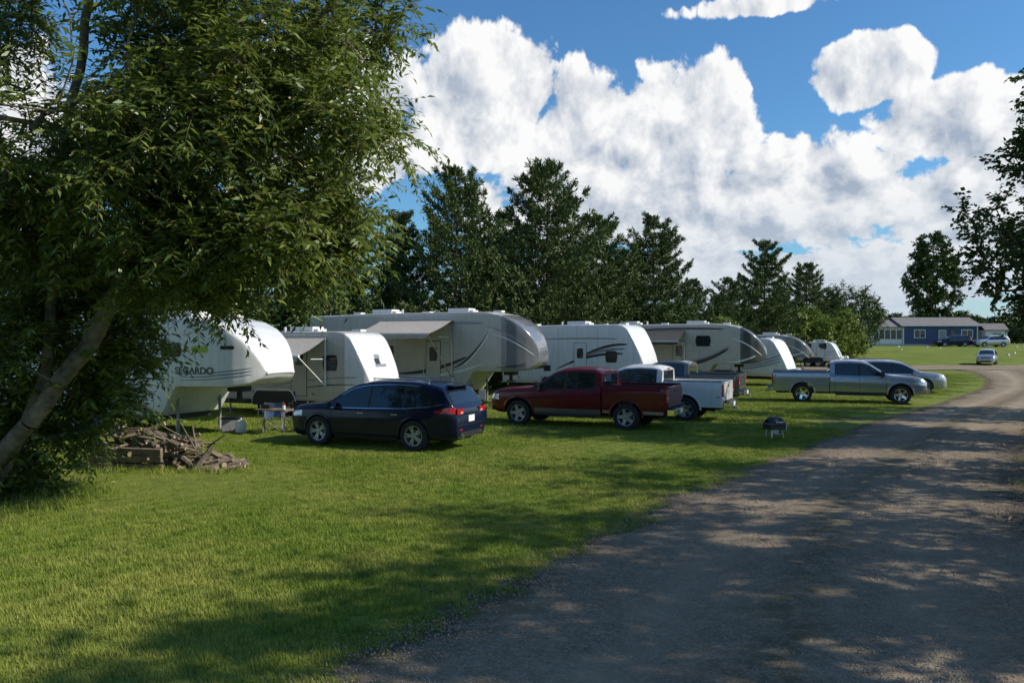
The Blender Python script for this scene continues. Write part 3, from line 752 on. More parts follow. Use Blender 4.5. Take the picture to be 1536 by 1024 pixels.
def pine(seed,H=12,R=4.0,whorls=19,per=7,nt=62,blades=9,bl=.30,bw=.066):
    rng=np.random.default_rng(seed)
    zz=np.linspace(-.1,H*.97,24); N=np.stack([.12*np.sin(zz*.7+seed),.12*np.cos(zz*.5+seed),zz],1);P=np.arange(-1,23);Rr=.17*(1-zz/H)+.02
    Ns=[N];Ps=[P];Rs=[Rr];off=24; T=[];TD=[]
    ph=rng.uniform(0,6.28,4)
    for wv in range(whorls):
        hw=.05+.93*(wv+rng.uniform(-.15,.15))/(whorls-1)*1.0; hw=min(max(hw,.04),.985)
        for q in range(per if hw<.85 else 4):
            az=q*6.283/per+wv*1.1+rng.normal(0,.22); h=hw+rng.normal(0,.008); z=H*min(h,.985)
            mod=1+.22*math.sin(az*2+h*9+ph[1])+.13*math.sin(az*3-h*17+ph[2])
            prof=(1-h)**.64*min(1,.66+h*1.3); L=(R*prof*mod)*rng.uniform(.72,1.16)+.32
            el=-.04+.44*h+rng.normal(0,.07)
            d=np.array([math.cos(az)*math.cos(el),math.sin(az)*math.cos(el),math.sin(el)])
            b=np.array([np.interp(z,zz,N[:,0]),np.interp(z,zz,N[:,1]),min(z,H*.96)])
            t=np.linspace(0,1,6)[:,None]; pts=b+d*L*t; pts[:,2]+=.22*L*(t[:,0]**2)-.12*L*np.sin(math.pi*t[:,0])
            Ns.append(pts);Ps.append(np.concatenate([[-1],np.arange(5)+off]));Rs.append(.035*(L/R)*(1.05-t[:,0])+.006);off+=6
            m=int(nt*(.25+.75*L/R)); s=rng.uniform(.12,1.03,m)**.75
            bp=b+d*L*s[:,None]; bp[:,2]+=.22*L*s**2-.12*L*np.sin(math.pi*s)
            lat=unit(np.cross(d,[0,0,1.])); sp=L*.38*(1.15-s)+.10
            bp+=lat*(rng.uniform(-1,1,m)*sp)[:,None]; bp[:,2]+=rng.normal(.04,.06,m)
            T.append(bp);TD.append(np.repeat((d*.7+np.array([0,0,.5]))[None],m,0)+lat*rng.normal(0,.4,m)[:,None])
    T.append(np.array([[N[-1,0],N[-1,1],H*.96+.10*i] for i in range(5)]));TD.append(np.tile([0,0,1.],(5,1)))
    T=np.concatenate(T);TD=unit(np.concatenate(TD)); m=len(T)
    bd=unit(TD[:,None]*.85+rng.normal(0,.5,(m,blades,3))); L=bl*rng.uniform(.6,1.2,(m,blades,1))
    sw=unit(np.cross(bd,rng.normal(size=(m,blades,3))))*bw*.5
    o=T[:,None]+rng.normal(0,.04,(m,blades,3))
    v=np.stack([o-sw*.4,o+bd*L*.55+sw,o+bd*L,o+bd*L*.55-sw],2).reshape(-1,3); F=np.arange(len(v)).reshape(-1,4)
    V1,F1=tubes(np.concatenate(Ns),np.concatenate(Ps),np.concatenate(Rs),5)
    return np_mesh('pine_tree',np.concatenate([V1,v]),[(F1,0),(F+len(V1),1)],[BARK,L_PIN])
PN=[pine(1,12,4.4),pine(2,12,3.9,18),pine(5,12,4.8,20),pine(8,12,3.5,18)]
pl=[(-3.2,46,12.7,0),(2.1,48,13.2,2),(-.4,53,11.2,1),(5.4,52,10.8,2),(10.0,56,11.4,1),(7.6,54,8.8,0),(-6.8,48,10.4,3),(-10.2,46,10.6,2),(-14,45,11.5,0),(-18.5,43,12,1),(-23,42,11,2),(3.6,56,9.6,3),(-2,57,9.5,2),
    (13.2,59,7.2,0),(16.2,62,6.2,2),(23.7,75,11.8,1),(19.9,73,8.2,2),(27.6,82,7.8,1),(32.4,88,10.4,0),(36,90,7.4,2),(-28,41,12,3),(-33,38,12,0)]
rr=random.Random(4)
for x,y,H,k in pl: 
    s=H/12; w=s*rr.uniform(.92,1.08); obj('pine_tree',PN[k],(x,y,gz(x,y)),rr.random()*6,(w,w,s))

def bushmesh(seed,H,R,n,lm,ll=.20,lw=.14,tn=7,name='shrub'):
    st=[[(0,0,-.1),(R*.1*math.cos(a),R*.1*math.sin(a),H*.2),(R*.4*math.cos(a),R*.4*math.sin(a),H*.6)] for a in(0,1.3,2.6,3.9,5.2)]
    return broadleaf(name,seed,st,[((0,0,H*.5),(R,R,H*.5),n)],BARK,lm,ll=ll,lw=lw,tw=4,tn=tn,tl=.6,r0=.008,shell=.5,sag=.1,clump=max(12,n//14),zmin=.1,twig=0)
b1=bushmesh(21,5,3.0,300,L_BSH);b2=bushmesh(22,7,3.4,340,L_DEC,name='round_tree')
for x,y,s,r in((27.5,83,1.25,0),(31.5,84,1.15,1),(24.5,78,1.0,2),(35,86,1.1,3),(14.8,58,.9,4),(38,92,.8,1)): obj('shrub',b1,(x,y,gz(x,y)-.1),r,s)
for x,y,s,r in((40.8,97,1.25,0),(44.5,104,.95,2),(-14,36,.9,1),(-19,34,1.0,2),(-10.2,41,.95,0),(-23.5,30,1.1,1),(5.5,46.5,.6,0),(-1.0,44,.62,1),(10.5,52,.8,3),(-5.5,43.5,.7,2),(13.4,55.5,.62,1)): obj('round_tree',b2,(x,y,gz(x,y)-.1),r,s)
pop=cottonwood(31,H=20,R=5.4,n=800,lm=L_DEC,ll=.40,lw=.30,tn=8,clump=70,z0=.14)
obj('poplar_tree',pop,(79,150,1.85),.7,(1.05,1.05,1.10))

def instancer(name,pts,childmesh,childname,rng,scl=(.8,1.2),quarter=False):
    V=[];
    for (x,y,z) in pts:
        s=rng.uniform(*scl)/2; a=rng.uniform(0,6.283)
        if quarter: a=math.pi/2*rng.integers(4)
        for q in range(4):
            t=a+q*math.pi/2+math.pi/4; V.append((x+s*1.41421*math.cos(t),y+s*1.41421*math.sin(t),z))
    me=np_mesh(name,np.array(V),[(np.arange(len(V)).reshape(-1,4),0)],[])
    o=bpy.data.objects.new(name,me);COL.objects.link(o)
    o.instance_type='FACES';o.use_instance_faces_scale=True;o.instance_faces_scale=1.0;o.show_instancer_for_render=False;o.show_instancer_for_viewport=False
    c=bpy.data.objects.new(childname,childmesh);COL.objects.link(c);c.parent=o
    return o
rng=np.random.default_rng(77)
pts=[]
for i in range(90):
    x=rng.uniform(85,330);y=rng.uniform(175,230)+x*.1; pts.append((x,y,1.8))
for i in range(40): x=rng.uniform(30,90);y=rng.uniform(190,250);pts.append((x,y,1.8))
for i in range(90): x=rng.uniform(-300,30);y=rng.uniform(130,200);pts.append((x,y,1.6))
for i in range(50): a=rng.uniform(-2.6,-.5);r=rng.uniform(90,160);pts.append((r*math.cos(a),r*math.sin(a),0))
instancer('distant_trees',pts,bushmesh(41,7,4.6,220,L_DEC,ll=.5,lw=.42,tn=6),'tree_clump',rng,(.85,1.4))

# ------------------------------------------------------------------ ground & road
yk=[-60,-20,0,6.4,8,10,13.2,19.4,27.5,34.7,45,55,66,72]
Lk=[-30,-13,-4.4,-1.3,-.5,.75,2.5,6.9,12.9,18.8,26.8,33,38.5,40]
Rk=[-20,-4,3.4,5.6,6.1,6.9,8.1,12.2,17.9,23.8,32,39,46,50]
def Lf(y): return np.interp(y,yk,Lk)
def Rf(y): return np.interp(y,yk,Rk)
def wob(y,s=0): return .16*np.sin(y*1.7+s)+.10*np.sin(y*4.3+1+s*2)+.06*np.sin(y*11.1+s)+.03*np.sin(y*27+s)
def axis(lo,hi,st,far):
    a=list(np.arange(lo,hi,st)); s=st; v=hi
    while v<far: a.append(v); s*=1.25; v+=min(s,60)
    a.append(far); b=[];s=st;v=lo
    while v>-far: s*=1.25; v-=min(s,60); b.append(v)
    return np.array(b[::-1]+a)
gx=axis(-18,32,.4,1600); gy=np.array(sorted(set(list(axis(0,40,.4,1600))+list(np.arange(41,130,1.5)))))
X,Y=np.meshgrid(gx,gy); Z=gh(X,Y)
Z=Z+ .03*np.sin(X*.5+Y*.31)*np.sin(Y*.43-X*.2)*(X<Lf(Y)-1)*np.clip((Lf(Y)-1-X)/4,0,1)*np.clip((60-Y)/10,0,1)*np.clip((Y+5)/5,0,1)
V=np.stack([X,Y,Z],-1).reshape(-1,3); nx=len(gx);ny=len(gy)
I=(np.arange(ny-1)[:,None]*nx+np.arange(nx-1)[None]); F=np.stack([I,I+1,I+nx+1,I+nx],-1).reshape(-1,4)
dL=Lf(Y)-X;dR=X-Rf(Y)
dirt=np.where(dL>0,np.exp(-dL/.55),1.0); dirt=np.where(dR>0,np.where(Y<34,.95*np.exp(-np.maximum(0,dR-5)/3),np.exp(-dR/.6)),dirt)
dirt=dirt*(Y<74)
dirt=np.maximum(dirt,.75*np.exp(-((X-11.3)/1.6)**2-((Y-28.5)/2.2)**2)); dirt=np.maximum(dirt,.8*np.exp(-((X+9.2)/1.8)**2-((Y-13.9)/1.3)**2))
dirt=np.maximum(dirt,.6*np.exp(-((X+7.2)/1.6)**2-((Y-17.2)/1)**2))
me=np_mesh('ground',V,[(F,0)],[],smooth=True)
at=me.attributes.new('dirt','FLOAT','POINT'); at.data.foreach_set('value',dirt.ravel().astype(np.float32))
m,nt,b=newmat('grass_ground')
tc=nt.n('ShaderNodeTexCoord').outputs['Object']
n1=nt.noise(tc,.35,3,.6);n2=nt.noise(tc,3.5,5,.7);n3=nt.noise(tc,38,2,.7)
c=nt.mix(nt.mr(n1,.35,.65),(.11,.17,.024),(.24,.29,.050)); c=nt.mix(nt.mr(n2,.35,.75),c,(.25,.27,.065)); c=nt.mix(nt.m('MULTIPLY',nt.mr(n3,.4,.65),.55),c,(.055,.088,.016))
d=nt.n('ShaderNodeAttribute',attribute_name='dirt').outputs['Fac']
soil=nt.mix(nt.noise(tc,6,4,.7),(.08,.058,.040),(.19,.15,.105)); 
f=nt.mr(nt.m('ADD',d,nt.m('MULTIPLY',nt.m('SUBTRACT',n2,.5),1.2)),.42,.62)
c=nt.mix(f,c,soil); nt.l(c,b.inputs['Base Color']); b.inputs['Roughness'].default_value=.95; b.inputs['Specular IOR Level'].default_value=.1
bp=nt.n('ShaderNodeBump');bp.inputs['Strength'].default_value=.7;bp.inputs['Distance'].default_value=.05
nt.l(nt.m('ADD',n3,nt.m('MULTIPLY',n2,.8)),bp.inputs['Height']);nt.l(bp.outputs[0],b.inputs['Normal'])
me.materials.append(m); obj('ground',me)

m,nt,b=newmat('gravel'); GRAV=m
tc=nt.n('ShaderNodeTexCoord').outputs['Object']
n1=nt.noise(tc,.5,3,.6,.4);n2=nt.noise(tc,5,4,.75);n3=nt.noise(tc,60,3,.8)
vo=nt.n('ShaderNodeTexVoronoi');vo.voronoi_dimensions='2D';vo.inputs['Scale'].default_value=38;nt.l(tc,vo.inputs['Vector'])
vo2=nt.n('ShaderNodeTexVoronoi');vo2.voronoi_dimensions='2D';vo2.inputs['Scale'].default_value=95;nt.l(tc,vo2.inputs['Vector'])
c=nt.mix(nt.mr(n1,.3,.7),(.25,.185,.118),(.39,.305,.21)); c=nt.mix(nt.m('MULTIPLY',nt.mr(n2,.4,.7),.55),c,(.16,.115,.072))
sx=nt.n('ShaderNodeSeparateColor');nt.l(vo.outputs['Color'],sx.inputs[0])
c=nt.mix(nt.m('MULTIPLY',nt.mr(sx.outputs[0],.6,1),.6),c,(.48,.42,.33)); c=nt.mix(nt.m('MULTIPLY',nt.mr(sx.outputs[1],.7,1),.5),c,(.12,.095,.065))
c=nt.mix(nt.m('MULTIPLY',nt.mr(n3,.45,.7),.35),c,(.15,.115,.078))
uu=nt.n('ShaderNodeAttribute',attribute_name='across').outputs['Fac']
def band(c0,w_): return nt.m('POWER',2.718,nt.m('MULTIPLY',nt.m('POWER',nt.m('DIVIDE',nt.m('SUBTRACT',nt.m('ADD',uu,nt.m('MULTIPLY',nt.m('SUBTRACT',n1,.5),.10)),c0),w_),2.0),-1.0))
ctr=nt.m('ADD',band(.5,.07),nt.m('ADD',band(0,.07),band(1,.07)))
c=nt.mix(nt.m('MULTIPLY',nt.m('MULTIPLY',ctr,nt.mr(n2,.3,.6)),.8,clamp=True),c,(.115,.10,.052))
c=nt.mix(nt.m('MULTIPLY',nt.m('ADD',band(.3,.07),band(.7,.07)),.45,clamp=True),c,(.46,.37,.26))
nt.l(c,b.inputs['Base Color']);b.inputs['Roughness'].default_value=.9;b.inputs['Specular IOR Level'].default_value=.2
h=nt.m('ADD',nt.m('MULTIPLY',vo.outputs['Distance'],-.7),nt.m('ADD',nt.m('MULTIPLY',vo2.outputs['Distance'],-.4),nt.m('ADD',n3,n2)))
bp=nt.n('ShaderNodeBump');bp.inputs['Strength'].default_value=.8;bp.inputs['Distance'].default_value=.025;nt.l(h,bp.inputs['Height']);nt.l(bp.outputs[0],b.inputs['Normal'])
ys=np.concatenate([np.arange(-40,2,1.0),np.arange(2,36,.12),np.arange(36,71.5,.5)]); nc=40
u=np.linspace(0,1,nc)[None]; l=(Lf(ys)+wob(ys))[:,None]; r=(Rf(ys)+wob(ys,3))[:,None]
X=l+(r-l)*u; Y=ys[:,None]+0*u
prof=.006+.035*np.sin(math.pi*u)**.5*np.ones_like(X)-.028*np.exp(-((u-.3)/.07)**2)-.028*np.exp(-((u-.68)/.07)**2)
Z=gh(X,Y)+np.maximum(prof,.006)+.006*np.abs(np.sin(X*3+Y*2)*np.sin(Y*1.3))*np.sin(math.pi*u)
Vr=np.stack([X,Y,Z],-1).reshape(-1,3); I=(np.arange(len(ys)-1)[:,None]*nc+np.arange(nc-1)[None]);Fr=np.stack([I,I+1,I+nc+1,I+nc],-1).reshape(-1,4)
parts=[Vr];Fs=[Fr];o_=len(Vr);AU=[(u+0*X).ravel()]
def strip(xs,ya,yb,off):
    global o_
    X=np.repeat(xs[:,None],10,1);u=np.linspace(0,1,10)[None];Y=ya(xs)[:,None]+(yb(xs)-ya(xs))[:,None]*u;Z=gh(X,Y)+off
    parts.append(np.stack([X,Y,Z],-1).reshape(-1,3));I=(np.arange(len(xs)-1)[:,None]*10+np.arange(9)[None]);Fs.append(np.stack([I,I+10,I+11,I+1],-1).reshape(-1,4)+o_);o_+=len(parts[-1]);AU.append((u+0*X).ravel())
strip(np.arange(24,120,1.0),lambda x:70.5+(x-40)*.02+.2*np.sin(x),lambda x:77+(x-40)*.03+.25*np.sin(x*1.3),.045)
strip(np.arange(66,140,1.0),lambda x:99+(x-66)*-.05+.2*np.sin(x),lambda x:99.5+8*smooth01((x-66)/12)+.2*np.sin(x*1.1),.045)
me=np_mesh('gravel_road',np.concatenate(parts),[(np.concatenate(Fs),0)],[GRAV],smooth=True)
at=me.attributes.new('across','FLOAT','POINT');at.data.foreach_set('value',np.concatenate(AU).astype(np.float32));obj('gravel_road',me)

GM,nt,b=newmat('grass_blades')
g=nt.n('ShaderNodeNewGeometry');tw=nt.noise(g.outputs['Position'],.40,3,.65);tw2=nt.noise(g.outputs['Position'],2.6,3,.7)
c=nt.mix(nt.m('MULTIPLY',g.outputs['Random Per Island'],.85),(.13,.215,.024),(.33,.40,.060)); c=nt.mix(nt.m('MULTIPLY',nt.mr(tw,.42,.60),.65),c,(.41,.40,.095)); c=nt.mix(nt.m('MULTIPLY',nt.mr(tw2,.48,.66),.60),c,(.095,.165,.022))
nt.l(c,b.inputs['Base Color']);b.inputs['Roughness'].default_value=.6;b.inputs['Specular IOR Level'].default_value=.2
t=nt.n('ShaderNodeBsdfTranslucent');nt.l(c,t.inputs[0]);mx=nt.n('ShaderNodeMixShader');mx.inputs[0].default_value=.22
nt.l(b.outputs[0],mx.inputs[1]);nt.l(t.outputs[0],mx.inputs[2]);nt.l(mx.outputs[0],[n for n in GM.node_tree.nodes if n.type=='OUTPUT_MATERIAL'][0].inputs[0])
def grasspatch(name,seed,n,rad_,h,w,square=False):
    rng=np.random.default_rng(seed); a=rng.uniform(0,6.283,n);r=rad_*np.sqrt(rng.random(n)); o=np.stack([r*np.cos(a),r*np.sin(a),np.full(n,-.01)],1)
    if square: o[:,:2]=rng.uniform(-rad_,rad_,(n,2))
    clmp=1+.40*np.sin(o[:,0]*9+seed)*np.sin(o[:,1]*11)+.25*np.sin(o[:,0]*23+1)*np.sin(o[:,1]*19+seed)
    b=rng.uniform(0,6.283,n); ln=np.stack([np.cos(b),np.sin(b),0*b],1); sd=np.stack([-np.sin(b),np.cos(b),0*b],1); H=(h*rng.uniform(.45,1.3,n)*clmp)[:,None]; lean=rng.uniform(.1,1.0,n)[:,None]; W=w*rng.uniform(.7,1.2,n)[:,None]
    z=np.array([[0,0,1.]])
    v=np.stack([o-sd*W,o+sd*W,o+z*H+ln*H*lean],1).reshape(-1,3)
    return np_mesh(name,v,[(np.arange(len(v)).reshape(-1,3),0)],[GM])
rng=np.random.default_rng(5); tiles=[];edge=[]
for yi in range(4,24):
    for xi in range(-18,10):
        x=xi+.5;y=yi+.5
        if x+.5<-.68*y-1.5: continue
        e=min(float(Lf(q)) for q in(yi,yi+1))-.35
        if xi+1<e: tiles.append((x,y,0))
        elif xi<float(Lf(yi+1))+.3:
            for k in range(26):
                px=xi+rng.random();py=yi+rng.random();ee=float(Lf(py)+wob(py))
                if px<ee-.15 or (px<ee+.05 and rng.random()<.3): edge.append((px,py,0))
instancer('lawn_grass',tiles,grasspatch('grass_tile',1,5200,.52,.052,.0048,True),'grass_tile',rng,(1,1),True)
instancer('lawn_grass',edge,grasspatch('grass_tuft',4,220,.20,.048,.0048),'grass_tuft',rng,(.8,1.2))
tiles=[]
for yi in range(24,64,2):
    for xi in range(-22,36,2):
        if xi+2<float(Lf(yi))-.3: tiles.append((xi+1,yi+1,0))
instancer('lawn_grass',tiles,grasspatch('grass_tile_far',2,4800,1.04,.060,.010,True),'grass_tile_far',rng,(1,1),True)
pts=[]
for i in range(600):
    y=rng.uniform(4,32); x=float(Rf(y))+abs(rng.normal(0,3))+.3
    if rng.random()<.45 and x<Rf(y)+4: continue
    pts.append((x,y,0))
for i in range(120):
    a=rng.uniform(0,6.28);r=rng.random()**.5; pts.append((-9.0+1.9*r*math.cos(a),13.6+1.5*r*math.sin(a),0))
for i in range(50): pts.append((rng.uniform(-9,-5.6),rng.choice([16.55,17.9])+rng.normal(0,.1),0))
instancer('verge_weeds',pts,grasspatch('weed_tuft',3,90,.25,.15,.006),'weed_tuft',rng,(.7,1.3))

rng=np.random.default_rng(9);vv=[];ff=[]
for i in range(55):
    a=rng.uniform(0,6.283);r=.5*math.sqrt(rng.random());s=rng.uniform(.004,.013)*(2.0 if rng.random()<.06 else 1)
    base=np.array([[1,0,0],[.3,1,0],[-.9,.5,0],[-.8,-.6,0],[.4,-.9,0],[.1,.1,.8],[.0,0,-.5]])*s*rng.uniform(.75,1.25,(7,3)); o=len(vv)
    for q in base: vv.append(q+np.array([r*math.cos(a),r*math.sin(a),s*.3]))
    for k in range(5): ff.append((o+k,o+(k+1)%5,o+5)); ff.append((o+(k+1)%5,o+k,o+6))
pm=np_mesh('pebbles',np.array(vv),[(np.array(ff),0)],[STONE])
pts=[]
for i in range(1100):
    y=rng.uniform(4,24);u_=rng.random(); u_=u_ if rng.random()<.5 else rng.choice([rng.normal(.02,.06),rng.normal(.5,.09),rng.normal(.98,.05)])
    x=float(Lf(y)+(Rf(y)-Lf(y))*u_); pts.append((x,y,.012+.03*max(0,math.sin(math.pi*min(1,max(0,u_))))**.5*.8))
instancer('loose_gravel',pts,pm,'pebbles',rng,(.7,1.3))

a=Acc();rr=random.Random(8)
for i in range(130):
    y=rr.uniform(9,26);x=float(Rf(y))+rr.uniform(-.5,2.5);t=rr.random()*6.28;L=rr.uniform(.1,.5)
    a.rod(WOOD,(x,y,.02),(x+L*math.cos(t),y+L*math.sin(t),.03+rr.random()*.05),.008+rr.random()*.012,n=5)
a.build('fallen_sticks')

# ------------------------------------------------------------------ firewood pile
e=empty('firewood_pile',(-7.35,17.2,0),rad(-6));a=Acc()
for k in range(3):
    for yy in(-.45,.45): a.box(WOOD,(-.75+rr.uniform(-.03,.03),yy,.09+.165*k),(1.65,.10,.14),(0,rr.uniform(-.02,.02),rr.uniform(-.03,.03)))
    for xx in(-1.5,-.02): a.box(WOOD,(xx,0,.10+.165*k),(.10,.80,.13))
a.build('timber_crate',e,.012)
a=Acc()
for i in range(130):
    if i<65: x=rr.uniform(-1.4,-.1);z=.25+rr.random()*.66*(1-((x+.5)/1.3)**2*.5)
    else: x=rr.uniform(-.1,1.5);z=.05+rr.random()*.74*max(.05,1-(x/1.55))
    y=rr.uniform(-.38,.38);t=rr.gauss(.2,.7);p=rr.gauss(0,.30);L=rr.uniform(.3,.75);r=rr.uniform(.025,.070)
    dx,dy,dz=math.cos(t)*math.cos(p)*L/2,math.sin(t)*math.cos(p)*L/2,math.sin(p)*L/2
    z=max(z,abs(dz)+r)
    a.rod(BARKF if i%3 else WOOD,(x-dx,y-dy,z-dz),(x+dx,y+dy,z+dz),r,r*.85,n=7 if i%2 else 4,capmat=CUTW)
for i in range(16):
    x=rr.uniform(-1.2,.8);t=rr.uniform(0,6.28);L=rr.uniform(.6,1.1)
    a.rod(BARKF,(x,rr.uniform(-.3,.3),.45),(x+L*math.cos(t)*.6,-.3+rr.random()*.5,.55+rr.uniform(0,.42)),.025,.012,n=6)
a.build('logs',e)

# ------------------------------------------------------------------ camp furniture
def camp_chair(loc,rz,fab=FABD,s=1.0,frame=STL):
    e=empty('camp_chair',loc,rz,s);a=Acc()
    P=[];n=7
    for i in range(n):
        u=i/(n-1)-.5; P.append([(.02+.05*abs(u),u*.52,.86),(.0-.05*(1-4*u*u),u*.52,.64),(-.02-.04*(1-4*u*u),u*.52,.42)])
    a.grid(fab,P); a.grid(fab,[[(x-.012,y,z) for x,y,z in r] for r in P],flip=True)
    P=[[(x,(i/6-.5)*.50,.42+.03*(x>.3)-.05*(1-4*(i/6-.5)**2)) for x in(0,.2,.42)] for i in range(7)]
    a.grid(fab,P);a.grid(fab,[[(x,y,z-.012) for x,y,z in r] for r in P],flip=True)
    for y in(-.27,.27):
        a.rod(frame,(0,y,.0),(.02,y,.87),.012);a.rod(frame,(.44,y,0),(.44,y,.60),.012);a.rod(frame,(0,y,.03),(.44,y,.42),.01);a.rod(frame,(.44,y,.03),(0,y,.42),.01)
        a.box(fab,(.22,y,.61),(.46,.06,.02))
    a.rod(frame,(.44,-.27,.03),(.44,.27,.42),.01);a.rod(frame,(.44,.27,.03),(.44,-.27,.42),.01)
    a.rod(frame,(0,-.27,.03),(0,.27,.42),.01);a.rod(frame,(0,.27,.03),(0,-.27,.42),.01)
    a.build('seat_and_frame',e); return e
e=empty('barbecue_grill',(7.35,22.4,0),rad(20));a=Acc()
P=[]
for x in np.linspace(-.27,.27,9):
    k=math.sqrt(max(0,1-(abs(x)/.30)**4)); P.append([(x,.18*k*math.cos(t),.42+.19*k*math.sin(t)) for t in np.linspace(0,2*math.pi,17)])
a.grid(BLK,P)
a.box(BLK,(0,0,.36),(.52,.34,.20)); a.box(STL,(0,0,.425),(.55,.37,.012))
a.rod(CHR,(-.12,-.22,.47),(.12,-.22,.47),.012)
for x in(-.12,.12): a.rod(CHR,(x,-.17,.47),(x,-.22,.47),.008)
a.box(WHT,(.30,-.02,.38),(.08,.26,.02)); a.box(WHT,(.275,-.08,.31),(.02,.16,.18))
for x in(-.16,.16):
    for y in(-.11,.11): a.rod(ALU,(x,y,.30),(x*1.25,y*1.2,.0),.014)
a.box(STL,(0.02,0,.12),(.30,.22,.02)); a.lathe(WHT,[(.001,.06),(.09,.05),(.10,0),(.09,-.08),(.001,-.09)],14,(0,0,.22))
a.build('lid_body_and_legs',e,.01)
camp_chair((-7.2,24.2,0),rad(-80),DECB,1);camp_chair((-6.5,24.6,0),rad(-110),FABD,1);camp_chair((-5.7,25.0,0),rad(-130),FAB,1);camp_chair((-5.4,24.1,0),rad(-150),FABD,1)
e=empty('folding_table',(-6.9,23.4,0),rad(-22));a=Acc();a.box(WOOD,(0,0,.72),(1.1,.6,.04))
for x in(-.48,.48):
    for y in(-.25,.25): a.rod(ALU,(x,y,0),(x*.9,y,.71),.013)
a.box(BLK,(-.3,0,.80),(.3,.22,.12));a.rod(REDL,(.2,.1,.74),(.2,.1,.9),.04);a.rod(WHT,(.35,-.1,.74),(.35,-.1,.86),.05);a.build('top_and_legs',e,.004)
def cooler(loc,rz,m1):
    e=empty('cooler',loc,rz);a=Acc();a.box(m1,(0,0,.18),(.6,.36,.34));a.box(WHT,(0,0,.38),(.62,.38,.06));a.rod(STL,(-.32,0,.30),(-.32,0,.36),.02);a.build('body_and_lid',e,.02)
cooler((-6.1,23.9,0),.4,DECB);cooler((-3.0,27.2,0),.2,REDL)
def ptank(loc):
    e=empty('propane_tank',loc);a=Acc();a.lathe(WHT,[(.001,0),(.13,0),(.155,.06),(.155,.30),(.12,.38),(.03,.40),(.03,.45),(.001,.45)],20);o=a.build('cylinder',e);o.rotation_euler=(math.pi/2,0,0)
ptank((-8.0,23.6,0));ptank((-5.0,25.8,0))
def bin_(loc,m):
    e=empty('storage_tote',loc,rr.random());a=Acc();a.box(m,(0,0,.2),(.55,.4,.4));a.box(BLK,(0,0,.42),(.6,.45,.05));a.build('body_and_lid',e,.02)
bin_((-8.4,24.0,0),STL);bin_((-4.4,26.4,0),DECN);bin_((-1.2,27.9,0),DECB)
for x,y in((-1.0,27.0),(9.6,38.5),(18.3,50.5)):
    e=empty('utility_post',(x,y,0));a=Acc();a.box(WOOD,(0,0,.55),(.10,.10,1.1));a.box(STL,(0,-.09,.92),(.22,.10,.34));a.build('post_and_box',e,.006)
a=Acc();
for i in range(16):
    x=rr.uniform(50,95);y=rr.uniform(88,118);s=rr.uniform(.15,.3);a.rod(WHT,(x,y,gz(x,y)-.05),(x,y,gz(x,y)+s*.8),s,s*.6,n=7)
a.build('marker_stones',None,.05)

# ------------------------------------------------------------------ house
SIDB,nt,b=newmat('blue_siding')
tc=nt.n('ShaderNodeTexCoord').outputs['Object'];wv=nt.n('ShaderNodeTexWave');wv.bands_direction='Z';wv.inputs['Scale'].default_value=2.2;nt.l(tc,wv.inputs[0])
nt.l(nt.mix(nt.mr(wv.outputs[1],0,1),(.035,.055,.125),(.055,.085,.19)),b.inputs['Base Color']);b.inputs['Roughness'].default_value=.6
SHING=basic('roof_shingles',(.19,.175,.17),.9,var=.3,scale=4)
e=empty('blue_bungalow',(63.2,121,1.85),rad(-4));a=Acc()
a.box(SIDB,(1.5,3.5,1.55),(11,7,3.1));a.box(WHT,(-6.2,3.2,1.45),(4.4,6,2.9));a.box(RVG,(0,3.4,.15),(17,7.2,.3))
def gable(mat,x0,x1,y0,y1,z,h,ov=.4):
    ym=(y0+y1)/2;x0-=ov;x1+=ov;y0-=ov;y1+=ov;T=.15
    V=[(x,y,zz) for x in(x0,x1) for y,zz in((y0,z),(ym,z+h),(y1,z),(y1,z-T),(ym,z+h-T),(y0,z-T))]
    F=[(0,6,7,1),(1,7,8,2),(5,4,10,11),(4,3,9,10),(0,5,11,6),(2,8,9,3),(0,1,4,5),(1,2,3,4),(6,11,10,7),(7,10,9,8)];a.add(V,F,mat)
gable(SHING,-4,7,0,7,3.12,1.3);gable(SHING,-8.4,-4.02,.2,6.2,2.92,1.1)
for x in(-1.5,5.4):
    a.box(WHT,(x,-.04,1.85),(1.7,.08,1.3));a.box(GLS2,(x,-.09,1.85),(1.45,.06,1.05));a.box(WHT,(x,-.12,1.85),(.06,.06,1.05))
a.box(WHT,(1.8,-.04,1.35),(1.1,.08,2.15));a.box(DECG,(1.8,-.09,1.33),(.9,.06,2.0)); a.box(GLS2,(3.3,-.05,1.9),(.7,.08,1.0))
for i in range(5): a.box(GLS2,(-7.9+i*.86,.17,1.75),(.70,.10,1.35))
for i in range(6): a.box(WHT,(-8.33+i*.86,.12,1.45),(.10,.12,2.8))
a.box(WHT,(-6.2,.12,.55),(4.4,.1,.9));
for x in(-3.9,6.9): a.box(WHT,(x,-.03,1.55),(.15,.12,3.0))
a.box(WHT,(1.5,-.42,3.10),(11.7,.06,.2));a.box(WOOD,(1.8,-.9,.3),(3,1.5,.12));a.rod(STL,(3,3.5,4.2),(3,3.5,5.0),.12)
a.build('walls_roof_windows',e)
e=empty('white_shed',(72.3,119.5,1.85),rad(-8));a=Acc();a.box(WHT,(0,1.5,1.2),(3.0,3.4,2.4))
gable(SHING,-1.5,1.5,-.2,3.2,2.42,1.0,.2);a.box(DECG,(0,-.24,1.0),(1.1,.06,1.9));a.build('walls_roof_door',e)

